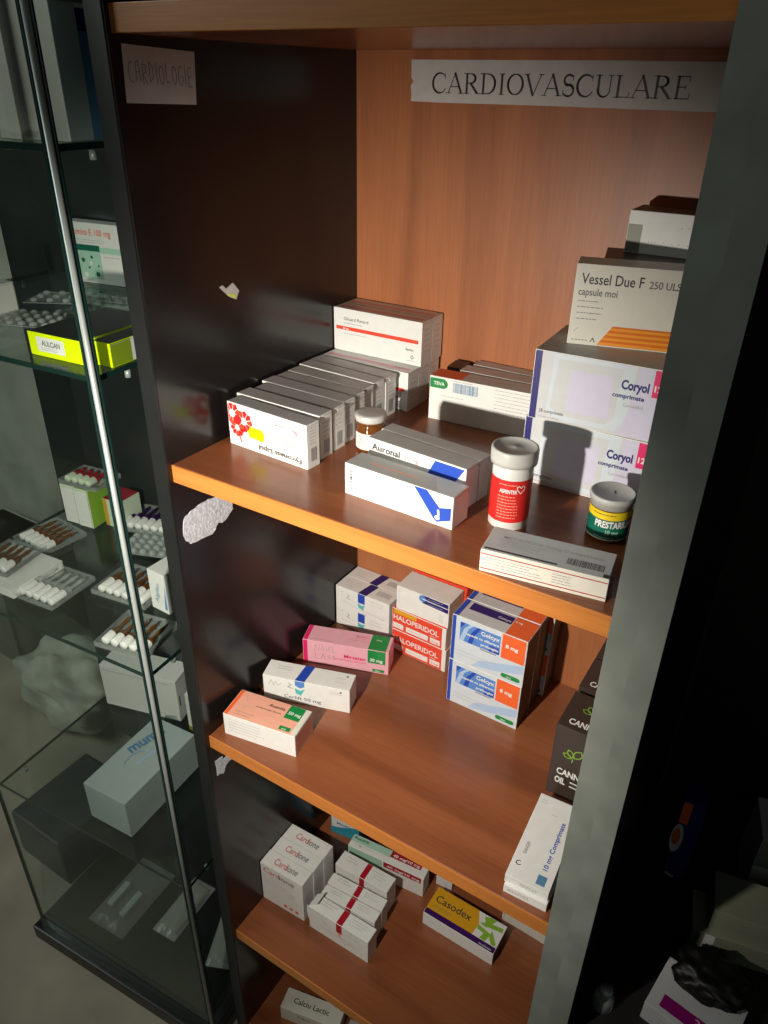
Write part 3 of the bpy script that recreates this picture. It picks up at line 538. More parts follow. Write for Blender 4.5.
def bribb():
    return [('p', 'T', [(0.42, 0), (0.57, 0), (0.62, 1), (0.47, 1)], 'navy'), ('r', 'F', 0.42, 0.52, 0.55, 0.99, 'blue'), ('p', 'F', [(0.42, 0.50), (0.48, 0.42), (0.55, 0.48), (0.52, 0.20), (0.42, 0.28)], 'cyan'), ('b', 'T', 0.68, 0.35, 0.92, 0.75, 'grey'), ('l', 'T', 0.1, 0.3, 0.38, 0.7, 3, 'grey'), ('l', 'F', 0.65, 0.65, 0.92, 0.8, 2, 'finel'), ('s', 'F', [(0.22, 0.75), (0.26, 0.68), (0.21, 0.55), (0.27, 0.5)], 0.0006, 'fine'), ('s', 'F', [(0.06, 0.8), (0.10, 0.75), (0.14, 0.8)], 0.0004, 'finel'), ('s', 'F', [(0.12, 0.35), (0.4, 0.2), (0.9, 0.12)], 0.0004, 'finel')]
hb = 0.0325
for (y, z, lab) in ((0.2560, 0, 'blue ribboned white box, lower front one of the corner block'), (0.2838, 0, 'blue ribboned white box, lower rear one of the corner block'), (0.2560, 1, 'blue ribboned white box, upper front one of the corner block'), (0.2838, 1, 'blue ribboned white box, upper rear one of the corner block')):
    carton('medicine_box', lab, 0.0015, y, Z2+z*(hb+0.0002), 0.4 if y < 0.27 else 0, 0.0865, 0.0268, hb, bribb(), group=g)
g = 'red boxes stacked in the middle of the middle shelf'
def halo(): return [('r', 'F', 0, 0, 0.93, 1, 'rred'), ('t', 'F', 'HALOPERIDOL', 0.03, 0.50, 0.0078, 'white', {'w': 0.069, 'bold': 0.012}), ('r', 'F', 0.02, 0.10, 0.22, 0.34, 'white'), ('r', 'F', 0.27, 0.10, 0.68, 0.34, 'white'), ('r', 'F', 0.72, 0.10, 0.90, 0.34, 'white'), ('l', 'F', 0.04, 0.2, 0.2, 0.2, 1, 'rred'), ('l', 'F', 0.3, 0.2, 0.66, 0.2, 1, 'rred'), ('t', 'F', '5 mg', 0.75, 0.15, 0.0035, 'rred'), ('t', 'F', 'injection', 0.72, 0.40, 0.0018, 'white'), ('r', 'T', 0, 0, 1, 1, 'rred')]
carton('medicine_box', 'red HALOPERIDOL box, bottom one of its stack', 0.0968, 0.2505, Z2, -2.0, 0.0830, 0.0560, 0.0352, halo(), group=g)
o = carton('medicine_box', 'red HALOPERIDOL box, second from the bottom, with an ochre patch', 0.0962, 0.2508, Z2+0.0354, -2.2, 0.0820, 0.0560, 0.0341, [halo()[0], ('r', 'F', 0.03, 0.78, 0.46, 1.0, 'ochre')] + halo()[1:], group=g)
dec = [('r', 'T', 0.0, 0, 1, 1, 'white'), ('p', 'F', [(0.50, 0.66), (0.985, 0.60), (0.985, 0.97), (0.50, 0.99)], 'navy'), ('c', 'F', 0.50, 0.84, 0.0050, 'mblue'), ('p', 'F', [(0.49, 0.82), (0.985, 0.77), (0.985, 0.80), (0.49, 0.85)], 'white'), ('l', 'F', 0.6, 0.68, 0.95, 0.90, 3, 'lgrey'), ('l', 'F', 0.83, 0.15, 0.92, 0.42, 4, 'finel'), ('l', 'F', 0.04, 0.3, 0.08, 0.85, 7, 'finel')]
carton('medicine_box', 'white box with a navy band on top of the red stack', 0.1017, 0.2515, Z2+0.0698, -0.7, 0.0768, 0.0385, 0.0365, dec)
carton('medicine_box', 'red topped box squeezed behind the white one on the red stack', 0.1045, 0.2915, Z2+0.0698, -0.7, 0.0780, 0.0170, 0.0385, [('r', 'T', 0, 0, 1, 1, 'rred')], col='rred')
g = 'blue and orange boxes stacked two high'
def gel():
    D_ = [('r', 'F', 0, 0, 0.055, 1, 'mblue' if 0 else 'blue'), ('r', 'F', 0.055, 0, 1, 1, 'pblue'), ('p', 'F', [(0.30, 0.03), (0.62, 0.12), (0.985, 0.28), (0.985, 0.46), (0.62, 0.30), (0.42, 0.22)], 'lblue'),
      ('r', 'F', 0.115, 0.50, 0.66, 0.90, 'mblue'), ('p', 'F', [(0.115, 0.50), (0.17, 0.50), (0.23, 0.80), (0.30, 0.90), (0.25, 0.90), (0.17, 0.78)], 'lblue'), ('p', 'F', [(0.23, 0.50), (0.29, 0.50), (0.33, 0.74), (0.40, 0.90), (0.35, 0.90), (0.27, 0.74)], 'blue'), ('p', 'F', [(0.115, 0.76), (0.19, 0.90), (0.115, 0.90)], 'blue'), ('r', 'F', 0.52, 0.50, 0.66, 0.63, 'blue'),
      ('t', 'F', 'Gelcyx', 0.40, 0.775, 0.0058, 'white', {'w': 0.0235, 'bold': 0.012}), ('t', 'F', 'capsule cu eliberare', 0.20, 0.665, 0.0034, 'white', {'w': 0.0420, 'bold': 0.02}), ('t', 'F', 'prelungita', 0.41, 0.555, 0.0034, 'white', {'w': 0.0225, 'bold': 0.02}),
      ('r', 'F', 0.68, 0.48, 0.985, 0.995, 'orange'), ('t', 'F', '8 mg', 0.73, 0.72, 0.0048, 'white', {'w': 0.0155, 'bold': 0.03}), ('r', 'F', 0.40, 0.46, 0.62, 0.49, 'finel'), ('l', 'F', 0.10, 0.18, 0.62, 0.26, 2, 'grey'),
      ('c', 'F', 0.74, 0.115, 0.0030, 'green'), ('c', 'F', 0.93, 0.115, 0.0030, 'green'), ('r', 'F', 0.74, 0.070, 0.93, 0.160, 'green'), ('t', 'F', 'teva', 0.78, 0.09, 0.0026, 'white'),
      ('r', 'T', 0, 0, 0.075, 1, 'blue'), ('r', 'T', 0.075, 0, 1, 1, 'lgrey'), ('r', 'T', 0.12, 0.52, 0.69, 0.92, 'navy'), ('t', 'T', 'Gelcyx', 0.50, 0.62, 0.004, 'white'), ('l', 'T', 0.10, 0.14, 0.52, 0.26, 2, 'grey'), ('r', 'T', 0.70, 0, 1, 1, 'orange'), ('t', 'T', '8 mg', 0.72, 0.72, 0.0030, 'white', {'bold': 0.02}),
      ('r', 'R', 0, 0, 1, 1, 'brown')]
    return D_
place = {0: 'front', 1: 'middle', 2: 'rear'}
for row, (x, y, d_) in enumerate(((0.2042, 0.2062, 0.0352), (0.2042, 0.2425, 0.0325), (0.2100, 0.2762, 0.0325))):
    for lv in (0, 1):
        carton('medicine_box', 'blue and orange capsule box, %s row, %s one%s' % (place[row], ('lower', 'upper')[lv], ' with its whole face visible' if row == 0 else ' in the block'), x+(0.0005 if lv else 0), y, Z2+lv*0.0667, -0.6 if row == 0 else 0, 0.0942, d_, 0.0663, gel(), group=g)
g = 'dark brown oil boxes in a row along the right panel'
def canna():
    leaf = []
    for a, L in ((118, .0125), (62, .0165), (160, .0115)):
        ca, sa = math.cos(R(a)), math.sin(R(a))
        leaf.append([(0.0225+ca*t_*L - sa*q*L*0.24, 0.0600+sa*t_*L + ca*q*L*0.24) for t_, q in ((0.15, 0), (0.4, 0.9), (0.7, 1), (1, 0), (0.7, -1), (0.4, -0.9), (0.15, 0))])
    d_ = [('s', 'F', [(u/0.058, v/0.100) for u, v in L], 0.0011, 'lime') for L in leaf]
    d_ += [('s', 'F', [(0.0225/0.058, 0.60), (0.022/0.058, 0.555)], 0.001, 'lime'), ('t', 'F', 'CANNABIS', 0.14, 0.33, 0.0085, 'white', {'w': 0.042, 'bold': 0.02}), ('t', 'F', 'OIL', 0.13, 0.20, 0.0085, 'white', {'w': 0.0115, 'bold': 0.03}), ('s', 'F', [(0.42, 0.27), (0.8, 0.27)], 0.002, 'lgrey'), ('s', 'F', [(0.42, 0.21), (0.8, 0.21)], 0.002, 'lgrey'),
           ('t', 'T', 'CANNABIS', 0.16, 0.12, 0.0080, 'white', {'w': 0.042, 'bold': 0.02})]
    d_ += [('s', 'T', [(u/0.058+0.08, (v-0.060)/0.0565+0.52) for u, v in L], 0.0010, 'lime') for L in leaf]
    return d_
for y, d_, lab in ((0.1415, 0.0560, 'dark brown box reading CANNABIS OIL, nearest of its row, green leaf on its face'), (0.2070, 0.0540, 'dark brown box reading CANNABIS, second of the row along the right panel'), (0.2640, 0.0470, 'dark brown box, farthest of its row beside the back panel')):
    carton('oil_box', lab, 0.3612, y, Z2, 0, 0.058, d_, 0.1003, canna(), col='brown', group=g, seam=False)
g = 'flat white boxes stacked at the right front of the middle shelf'
dec = [('t', 'T', 'SANOFI', 0.24, 0.28, 0.0034, 'fine', {'rot': 90-180+180, 'w': 0.014}), ('s', 'T', arc(0.17, 0.165, 0.06, 0.022, 60, 330, 8), 0.0009, 'text'), ('t', 'T', '10 mg Comprimate', 0.80, 0.20, 0.0046, 'blue', {'rot': 90, 'w': 0.060, 'bold': 0.01}), ('r', 'T', 0.66, 0.04, 0.86, 0.14, 'steel'), ('l', 'T', 0.10, 0.90, 0.24, 0.93, 2, 'finel'), ('l', 'T', 0.42, 0.78, 0.62, 0.80, 1, 'finel'), ('l', 'F', 0.35, 0.35, 0.85, 0.55, 2, 'fine')]
carton('medicine_box', 'flat white box, top one of the two at the right front of the middle shelf', 0.3704, 0.0105, Z2+0.0108, 3.5, 0.0425, 0.1070, 0.0106, dec, group=g)
carton('medicine_box', 'flat white box, bottom one of the two at the right front of the middle shelf', 0.3716, 0.0075, Z2, 2.2, 0.0425, 0.1070, 0.0106, [('l', 'F', 0.1, 0.4, 0.7, 0.6, 2, 'fine')], group=g)

# ------------------------------------------------------------------ lower shelf
g = 'standing white boxes at the left of the lower shelf'
def card():
    d_ = [('t', 'T', 'Card', 0.24, 0.30, 0.0098, 'redtx', {'w': 0.0215}), ('t', 'T', 'ione', 0.53, 0.30, 0.0098, 'fine', {'w': 0.0185}), ('t', 'F', 'Card', 0.07, 0.80, 0.0098, 'redtx', {'w': 0.028}), ('t', 'F', 'ione', 0.45, 0.80, 0.0098, 'fine', {'w': 0.026}), ('r', 'F', 0.05, 0.73, 0.85, 0.735, 'grey')]
    d_ += [('l', 'F', 0.08, 0.50, 0.6, 0.66, 4, 'finel'), ('s', 'F', [(0.2, 0.38), (0.5, 0.44), (0.85, 0.36)], 0.0008, 'cream'), ('c', 'F', 0.72, 0.50, 0.006, 'cream'), ('l', 'F', 0.1, 0.34, 0.5, 0.34, 1, 'ochre')]
    d_ += [('c', 'F', u, 0.13, 0.0033, 'rred', 0.0026) for u in (0.56, 0.69, 0.83)]
    d_ += [('l', 'R', 0.2, 0.15, 0.85, 0.85, 18, 'finel')]
    return d_
for x, y, r, lab in ((0.0012, 0.0597, 2.0, 'standing white box reading Cardione, front one with its whole face visible'), (0.0012, 0.0851, 1.8, 'standing white box reading Cardione, middle of the three'), (0.0010, 0.1105, 1.5, 'standing white box reading Cardione, rear of the three')):
    carton('medicine_box', lab, x, y, Z3, r, 0.0735, 0.0245, 0.0815, card(), group=g)
g = 'red ribboned white boxes on the lower shelf'
def ribb(): return [('r', 'T', 0.47, 0, 0.565, 1, 'crimson'), ('r', 'F', 0.47, 0.58, 0.565, 1.0, 'crimson'), ('c', 'F', 0.52, 0.50, 0.003, 'salmon'), ('l', 'T', 0.12, 0.55, 0.38, 0.75, 2, 'fine'), ('l', 'T', 0.64, 0.4, 0.9, 0.75, 3, 'finel'), ('l', 'F', 0.12, 0.84, 0.38, 0.88, 1, 'finel'), ('l', 'F', 0.64, 0.74, 0.92, 0.9, 2, 'finel'), ('s', 'F', [(0.24, 0.74), (0.28, 0.66), (0.26, 0.60), (0.34, 0.62), (0.38, 0.56)], 0.0006, 'grey'), ('s', 'F', [(0.2, 0.40), (0.4, 0.36), (0.6, 0.40), (0.8, 0.30)], 0.0005, 'finel'), ('l', 'F', 0.3, 0.25, 0.8, 0.4, 2, 'finel')]
o = carton('medicine_box', 'red ribboned white box, front one with its end flap open', 0.0854, 0.0610, Z3, 0.6, 0.0985, 0.0225, 0.0470, ribb(), group=g)
mb = MB(); mb.add([(-0.0005, 0.002, 0.0468), (-0.0005, 0.0205, 0.0468), (0.0, 0.0205, 0.0478), (0.012, 0.0245, 0.0565), (0.012, 0.004, 0.0565), (0.0, 0.002, 0.0478)], [(0, 1, 2, 5), (5, 2, 3, 4)], pm('white')); mb.add([(-0.0006, 0.001, 0.012), (-0.0045, 0.001, 0.030), (-0.004, 0.001, 0.048), (-0.0006, 0.001, 0.047)], [(0, 1, 2, 3)], pm('white')); mb.build('end_flap', o)
carton('medicine_box', 'red ribboned white box, second from the front', 0.0880, 0.0855, Z3, 3.5, 0.0880, 0.0170, 0.0460, ribb(), group=g)
carton('medicine_box', 'red ribboned white box, third from the front', 0.0866, 0.1040, Z3, 4.0, 0.0890, 0.0180, 0.0475, ribb(), group=g)
carton('medicine_box', 'red ribboned white box, rearmost of the four', 0.0808, 0.1320, Z3, 1.5, 0.0880, 0.0258, 0.0525, ribb(), group=g)
dec = [('r', 'T', 0, 0.45, 0.52, 1, 'mint'), ('r', 'F', 0.0, 0.55, 0.46, 1, 'mint'), ('r', 'T', 0.52, 0.5, 0.92, 0.98, 'crimson'), ('t', 'T', '40 mg/10 mg', 0.55, 0.62, 0.0042, 'white', {'w': 0.044, 'bold': 0.02}), ('t', 'T', 'Rosutrin', 0.03, 0.68, 0.0046, 'dgreen', {'w': 0.024, 'bold': 0.02}), ('l', 'T', 0.05, 0.3, 0.4, 0.3, 1, 'finel'), ('r', 'F', 0.48, 0.70, 0.97, 0.98, 'crimson'), ('t', 'F', '40 mg/10 mg', 0.52, 0.77, 0.0046, 'white', {'w': 0.054, 'bold': 0.02}), ('t', 'T', '30', 0.13, 0.22, 0.0026, 'text')]
carton('medicine_box', 'mint and white box with dark red 40 mg/10 mg bands behind the ribboned ones', 0.0739, 0.1745, Z3, 5.6, 0.1260, 0.0225, 0.0412, dec)
carton('medicine_box', 'tiny white box end on the lower shelf behind the yellow one', 0.2055, 0.2170, Z3, 5.9, 0.0254, 0.030, 0.0232, [('l', 'F', 0.5, 0.2, 0.9, 0.3, 1, 'steel')])
dec = [('r', 'F', 0, 0, 1, 1, 'teal'), ('p', 'F', [(0.03, 0.97), (0.03, 0.35), (0.35, 0.45), (0.85, 0.72), (0.98, 0.97)], 'white'), ('t', 'F', 'Maxitrol', 0.22, 0.58, 0.0060, 'steel', {'w': 0.029, 'bold': 0.02}), ('r', 'L', 0, 0, 1, 1, 'teal'), ('r', 'T', 0, 0, 1, 1, 'mblue')]
carton('medicine_box', 'teal blue and white box standing furthest back on the lower shelf', 0.0190, 0.2060, Z3, 7.5, 0.050, 0.030, 0.0400, dec, col='teal')
dec = [('p', 'T', [(0.0, 0.20), (0.66, 0.20), (0.68, 0.60), (0.60, 1.0), (0.0, 1.0)], 'ochre'), ('r', 'T', 0, 0, 1, 0.20, 'purple'),
       ('t', 'T', 'Casodex', 0.055, 0.52, 0.0112, 'text', {'w': 0.0560}), ('l', 'T', 0.05, 0.30, 0.34, 0.38, 2, 'fine'), ('l', 'T', 0.06, 0.88, 0.50, 0.88, 1, 'amberc'), ('t', 'T', 'AstraZeneca', 0.78, 0.05, 0.0030, 'lgrey', {'w': 0.019}),
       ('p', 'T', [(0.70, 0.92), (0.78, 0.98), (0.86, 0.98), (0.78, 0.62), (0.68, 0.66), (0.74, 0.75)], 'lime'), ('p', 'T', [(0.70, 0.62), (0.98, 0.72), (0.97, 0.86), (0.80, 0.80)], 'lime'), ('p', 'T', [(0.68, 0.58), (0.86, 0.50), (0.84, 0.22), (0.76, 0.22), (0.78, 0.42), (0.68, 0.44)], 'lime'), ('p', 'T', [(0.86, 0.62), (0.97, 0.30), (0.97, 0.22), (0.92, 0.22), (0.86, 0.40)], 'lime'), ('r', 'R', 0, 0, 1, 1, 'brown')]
carton('medicine_box', 'yellow, purple and green box reading Casodex lying on the lower shelf', 0.2188, 0.1526, Z3, -0.7, 0.1099, 0.0460, 0.0263, dec)
carton('medicine_box', 'plain white box under the middle shelf edge beside the right panel', 0.3125, 0.2200, Z3, -2.1, 0.0960, 0.030, 0.0300, [('r', 'F', 0.03, 0.04, 0.035, 0.96, 'finel')], col='cream')
dec = [('t', 'T', 'Calciu Lactic', 0.17, 0.40, 0.0080, 'text', {'w': 0.060, 'bold': 0.005}), ('t', 'F', 'Calciu', 0.3, 0.6, 0.006, 'fine')]
carton('medicine_box', 'white box reading Calciu Lactic on the lowest shelf', 0.0390, 0.0335, Z4, 13.1, 0.0980, 0.0320, 0.0315, dec, col='cream')
carton('medicine_box', 'dark box beside the Calciu Lactic one at the bottom', 0.1480, 0.0450, Z4, 10, 0.060, 0.035, 0.030, [], col='grey')

# ------------------------------------------------------------------ glass display case
VO, VR = Vector((-0.045, -0.035, 0)), R(4.5)
vz = dict(A=0.270, B=0.084, C=-0.264, D=-0.648, E=-1.010)
vc = empty('display_case', (VO.x, VO.y, 0), VR)
tag(vc, 'glass display case with a black base and glass shelves left of the wooden cabinet', 'display case')
VW, VD, VT = 0.388, 0.292, 0.60
mb = MB(); mb.box(-VW-0.012, -0.012, -1.0445, 0.006, VD+0.006, -1.012, M['base'], 0.003, 2); mb.build('plinth', vc)
def pane(x0, y0, x1, y1, z0, z1, name='glass_pane'):
    mb = MB(); mb.box(x0, y0, z0, x1, y1, z1, M['glass']); p = mb.build(name, vc); return p
pf = pane(-VW+0.005, 0.0, -0.009, 0.004, -1.0118, VT)
pr = pane(-0.004, 0.009, 0.0, VD-0.005, -1.0118, VT)
pl = pane(-VW, 0.005, -VW+0.004, VD-0.005, -1.0118, VT)
mb = MB(); mb.box(-0.0088, 0.0, -1.0118, -0.0060, 0.0044, VT, M['gedge'], 0.0004); mb.build('pane_edge', pf)
mb = MB(); mb.box(-0.0042, 0.0062, -1.0118, 0.0, 0.0088, VT, M['gedge'], 0.0004); mb.build('pane_edge', pr)
mb = MB(); mb.box(-VW, 0.0, -1.0118, -VW+0.004, 0.0046, VT, M['gedge'], 0.0004); mb.build('pane_edge', pl)
mb = MB(); mb.lathe([(0, -1.0118), (0.0028, -1.0118), (0.0028, VT), (0, VT)], M['chrome'], 16, (-0.0022, 0.0022)); mb.build('corner_trim', vc)
mb = MB(); mb.box(-VW+0.0045, VD-0.0045, -1.0118, -0.0045, VD, VT, M['board']); mb.build('back_panel', vc)
for k in 'ABCD':
    z = vz[k]; mb = MB(); mb.box(-VW+0.006, 0.007, z-0.006, -0.007, VD-0.006, z, M['glass']); s_ = mb.build('glass_shelf', vc)
    mb = MB(); mb.box(-VW+0.006, 0.0060, z-0.0056, -0.007, 0.0069, z-0.0004, M['gedge']); mb.box(-0.0069, 0.0065, z-0.0056, -0.0062, VD-0.006, z-0.0004, M['gedge']); mb.box(-VW+0.0052, 0.0065, z-0.0056, -VW+0.0059, VD-0.006, z-0.0004, M['gedge']); mb.build('polished_edge', s_)
    for cx, cy in ((-0.010, 0.05), (-0.010, 0.24), (-VW+0.010, 0.05), (-VW+0.010, 0.24)):
        mb = MB(); mb.lathe([(0, z-0.014), (0.003, z-0.014), (0.003, z-0.0062), (0, z-0.0062)], M['chrome'], 10, (cx, cy)); mb.build('shelf_pin', s_)
# dark board standing behind the case
mb = MB(); mb.box(-0.735, 0.345, -1.0445, -0.12, 0.362, 0.75, M['board'], 0.001)
tag(mb.build('leaning_board'), 'tall dark board standing behind the glass display case', 'board')

def vw(u, v, z):
    c, s = math.cos(VR), math.sin(VR)
    return (VO.x+c*u-s*v, VO.y+s*u+c*v, z)
def vcart(label, u, v, sh, rot, w_, d_, h_, dec=(), col='white', group=None, dz=0.0, cat='medicine box', name='medicine_box'):
    p = vw(u, v, vz[sh]+dz+0.0002)
    return carton(name, label, p[0], p[1], p[2], 4.5+rot, w_, d_, h_, dec, col=col, group=group, cat=cat)
# top compartment
dec = [('r', 'R', 0, 0.62, 1, 1, 'khaki'), ('r', 'R', 0, 0.0, 1, 0.50, 'steel'), ('r', 'R', 0.0, 0.50, 1, 0.60, 'purple'), ('r', 'R', 0.0, 0.0, 0.16, 0.62, 'tint'), ('t', 'R', 'Tilna', 0.25, 0.73, 0.016, 'text', {'bold': 0.02})]
vcart('tall grey box with blue lower half in the upper compartment of the glass case', -0.052, 0.028, 'A', 0, 0.044, 0.150, 0.150, dec, col='cream')
for k, (u, w_) in enumerate(((-0.070, 0.014), (-0.088, 0.014))):
    vcart(('upright pale box standing directly left of the tall blue one', 'thin upright pale box, leftmost one beside the blue box')[k], u, 0.022+0.006*k, 'A', 0, w_, 0.14, 0.158-0.01*k, [('r', 'R', 0.0, 0.0, 1, 1, 'lgrey')], col='cream', group='upright boxes in the top of the glass case')
for k, (h_, dz_, rot_) in enumerate(((0.040, 0.0, 2), (0.036, 0.046, -2), (0.034, 0.088, 3))):
    vcart(('pale box, bottom one of the three in the top left of the glass case', 'pale box, middle one of the three in the top left of the glass case', 'pale box, top one of the three in the top left of the glass case')[k], -0.215+0.003*k, 0.085, 'A', rot_, 0.098, 0.10, h_+0.006, [('r', 'F', 0.90, 0, 0.95, 1, 'grey'), ('l', 'F', 0.1, 0.3, 0.7, 0.6, 3, 'grey'), ('r', 'T', 0, 0, 1, 1, 'brown')], col='cream', group='boxes stacked in the top left of the glass case', dz=dz_*1.0)
# second compartment
dec = [('t', 'F', 'Vitamina E 100 mg', 0.04, 0.80, 0.0075, 'orange', {'w': 0.068}), ('l', 'F', 0.05, 0.68, 0.75, 0.72, 2, 'grey'), ('r', 'F', 0.0, 0.54, 0.50, 0.64, 'dgreen'), ('r', 'F', 0.50, 0.52, 0.94, 0.62, 'mint'), ('r', 'F', 0.0, 0.08, 0.50, 0.54, 'mint'), ('l', 'F', 0.55, 0.46, 0.8, 0.46, 1, 'redtx')]
for u, v, r_, c_ in ((.10, .45, .0018, 'dgreen'), (.22, .38, .0028, 'dgreen'), (.36, .44, .0020, 'dgreen'), (.30, .26, .0016, 'dgreen'), (.42, .16, .0030, 'dgreen'), (.14, .20, .0018, 'dgreen'), (.34, .34, .0026, 'white'), (.24, .14, .0032, 'white'), (.08, .32, .0022, 'white'), (.45, .30, .0014, 'dgreen')):
    dec.append(('c', 'F', u, v, r_, c_))
o = carton('medicine_box', 'white box with orange print and green dotted pattern inside the glass case', -0.3680, 0.1990, vz['B']+0.0003, 9, 0.1030, 0.020, 0.0735, dec)
mb = MB(); mb.box(0.1030, 0.002, 0.044, 0.107, 0.012, 0.056, pm('cream'), 0.001); mb.box(0.1030, 0.002, 0.018, 0.106, 0.012, 0.028, pm('brown'), 0.001); mb.build('end_flap', o)
g = 'fluorescent yellow boxes at the front of the glass case'
dec = [('r', 'F', 0, 0, 1, 1, 'fluo'), ('r', 'F', 0.15, 0.22, 0.66, 0.84, 'white'), ('t', 'F', 'AULCAN', 0.24, 0.48, 0.0050, 'fine', {'w': 0.024, 'bold': 0.02}), ('l', 'F', 0.22, 0.30, 0.6, 0.38, 2, 'finel'), ('r', 'T', 0, 0, 1, 1, 'dark')]
vcart('fluorescent yellow box with a white label, dark on top, longer of the two', -0.105, 0.024, 'B', 0, 0.071, 0.100, 0.0225, dec, col='fluo', group=g)
dec = [('r', 'F', 0, 0, 1, 1, 'fluo'), ('r', 'F', 0.13, 0, 0.17, 1, 'olive'), ('r', 'T', 0, 0, 1, 1, 'dark'), ('r', 'R', 0, 0, 0.28, 1, 'olive'), ('r', 'R', 0.28, 0, 1, 1, 'white')]
vcart('short fluorescent yellow box with white end beside the longer yellow one', -0.0300, 0.032, 'B', 0, 0.0215, 0.092, 0.0225, dec, col='fluo', group=g)
dec = [('r', 'T', 0, 0, 1, 1, 'white'), ('p', 'F', [(0.70, 0.42), (0.93, 0.52), (0.93, 0.60), (0.70, 0.50)], 'redtx')]
vcart('white box with a small red mark at the left edge of the yellow box shelf', -0.345, 0.055, 'B', -4, 0.105, 0.070, 0.034, dec)

def blister(label, u, v, sh, rot, w_, d_, rows, cols, mat='blister', dz=0.0, group=None, r_=0.0042, backing=None, hh=0.004):
    """clear blister sheet with domed pockets"""
    mb = MB(); mb.box(0, 0, 0, w_, d_, 0.0008, M[mat])
    if backing: mb.box(0.0005, 0.0005, -0.0002, w_-0.0005, d_-0.0005, 0.0, pm(backing))
    for i in range(cols):
        for j in range(rows):
            cx, cy = (i+0.5)*w_/cols, (j+0.5)*d_/rows
            mb.lathe([(r_, 0.0008), (r_*0.95, hh*0.6), (r_*0.6, hh), (0, hh*1.05)], M[mat], 10, (cx, cy))
    o = mb.build('blister_pack'); o.location = vw(u, v, vz[sh]+dz+0.0004); o.rotation_euler = (0, 0, VR+R(rot))
    return tag(o, label, 'blister pack', group)
g = 'clear blister packs on the second glass shelf'
blister('clear blister pack lying between the red marked white box and the yellow box', -0.225, 0.070, 'B', 14, 0.085, 0.055, 4, 6, group=g)
blister('clear blister pack lying behind the long yellow box', -0.135, 0.120, 'B', 8, 0.090, 0.060, 3, 5, group=g)
blister('clear blister pack lying left of the yellow box, in front of the others', -0.205, 0.130, 'B', -12, 0.070, 0.055, 3, 4, group=g)
blister('clear blister pack furthest back in front of the dotted white box', -0.215, 0.190, 'B', 12, 0.085, 0.028, 2, 6, group=g)
blister('clear blister pack at the left, on top of its neighbour', -0.245, 0.132, 'B', 25, 0.075, 0.050, 3, 4, dz=0.006, group=g)

def tray(label, u, v, sh, rot, n, cap, body, L=0.050, r_=0.0052, pitch=0.0125, dz=0.0, group='ampoule trays on the third glass shelf', plast='plastic', tipL=0.022, wd=None):
    """plastic tray with a row of glass ampoules lying side by side"""
    W_ = wd or n*pitch+0.010; t = empty('ampoule_tray', vw(u, v, vz[sh]+dz+0.0004), VR+R(rot)); tag(t, label, 'ampoule tray', group)
    D_ = L+tipL+0.014
    mb = MB(); mb.box(0, 0, 0, W_, D_, 0.0008, M[plast])
    for (a, b, c_, d_) in ((0, 0, W_, 0.001), (0, D_-0.001, W_, D_), (0, 0.001, 0.001, D_-0.001), (W_-0.001, 0.001, W_, D_-0.001)): mb.box(a, b, 0.0008, c_, d_, 0.007, M[plast])
    for i in range(n+1): mb.box(0.005+i*pitch-0.0005, 0.012, 0.0008, 0.005+i*pitch+0.0005, 0.020, 0.005, M[plast])
    mb.build('tray', t)
    me = None
    for i in range(n):
        if me is None:
            mb = MB()
            pr_ = [(0, 0), (r_, 0.0), (r_, L)]
            vs = []
            mb.lathe([(0, 0), (r_*0.9, 0), (r_, 0.001), (r_, L*0.72)], pm(cap), 14)
            mb.lathe([(r_*0.98, L*0.72), (r_*0.98, L), (r_*0.45, L+0.004), (r_*0.42, L+tipL*0.5), (r_*0.55, L+tipL*0.6), (r_*0.3, L+tipL), (0, L+tipL)], M[body] if body in M else pm(body), 14)
            a = mb.build('ampoule', t); a.rotation_euler = (R(-90), 0, 0); me = a
        else:
            a = me.copy(); C.objects.link(a); a.parent = t
        a.location = (0.005+(i+0.5)*pitch, 0.006, 0.0012+r_)
    return t
tray('ampoule tray with brown glass tips and white bodies in front of the pale green boxes', -0.372, 0.128, 'C', -8, 5, 'white', 'amber', L=0.026, tipL=0.030)
p = vcart('flat white slab box under an ampoule tray on the third glass shelf', -0.352, 0.032, 'C', 0, 0.098, 0.080, 0.0125, [('l', 'F', 0.1, 0.4, 0.5, 0.6, 2, 'finel')])
tray('ampoule tray with white labelled bodies lying on the flat white box', -0.342, 0.040, 'C', 8, 4, 'white', 'amber', L=0.024, tipL=0.030, dz=0.013)
tray('ampoule tray with clear tips at the front left of the third glass shelf', -0.262, 0.035, 'C', 2, 5, 'white', 'blister', L=0.032, tipL=0.028, wd=0.070)
g = 'pale green boxes standing on the third glass shelf'
for k, lab in enumerate(('pale green sided white box, left one of the pair', 'pale green sided white box, right one of the pair')):
    vcart(lab, -0.3500+k*0.0268, 0.205, 'C', 4, 0.0262, 0.040, 0.0625, [('r', 'F', 0.0, 0.93, 1, 1, 'paleg'), ('r', 'F', 0.93, 0, 1, 1, 'lime'), ('r', 'R', 0, 0, 1, 1, 'lime'), ('r', 'T', 0.05, 0, 1, 0.1, 'lime'), ('l', 'F', 0.3, 0.4, 0.75, 0.7, 5, 'paleg'), ('r', 'F', 0.05, 0.12, 0.9, 0.13, 'paleg')], col='paleg' if 0 else 'white', group=g)
tray('ampoule tray lying on top of the pale green boxes', -0.350, 0.205, 'C', 4, 4, 'paleg', 'crimson', L=0.020, tipL=0.018, dz=0.063, wd=0.070)
vcart('pale green box with an orange spine beside the green pair', -0.290, 0.225, 'C', 0, 0.034, 0.040, 0.045, [('r', 'F', 0.0, 0, 0.22, 1, 'ochre'), ('r', 'T', 0, 0, 1, 1, 'crimson')], col='paleg')
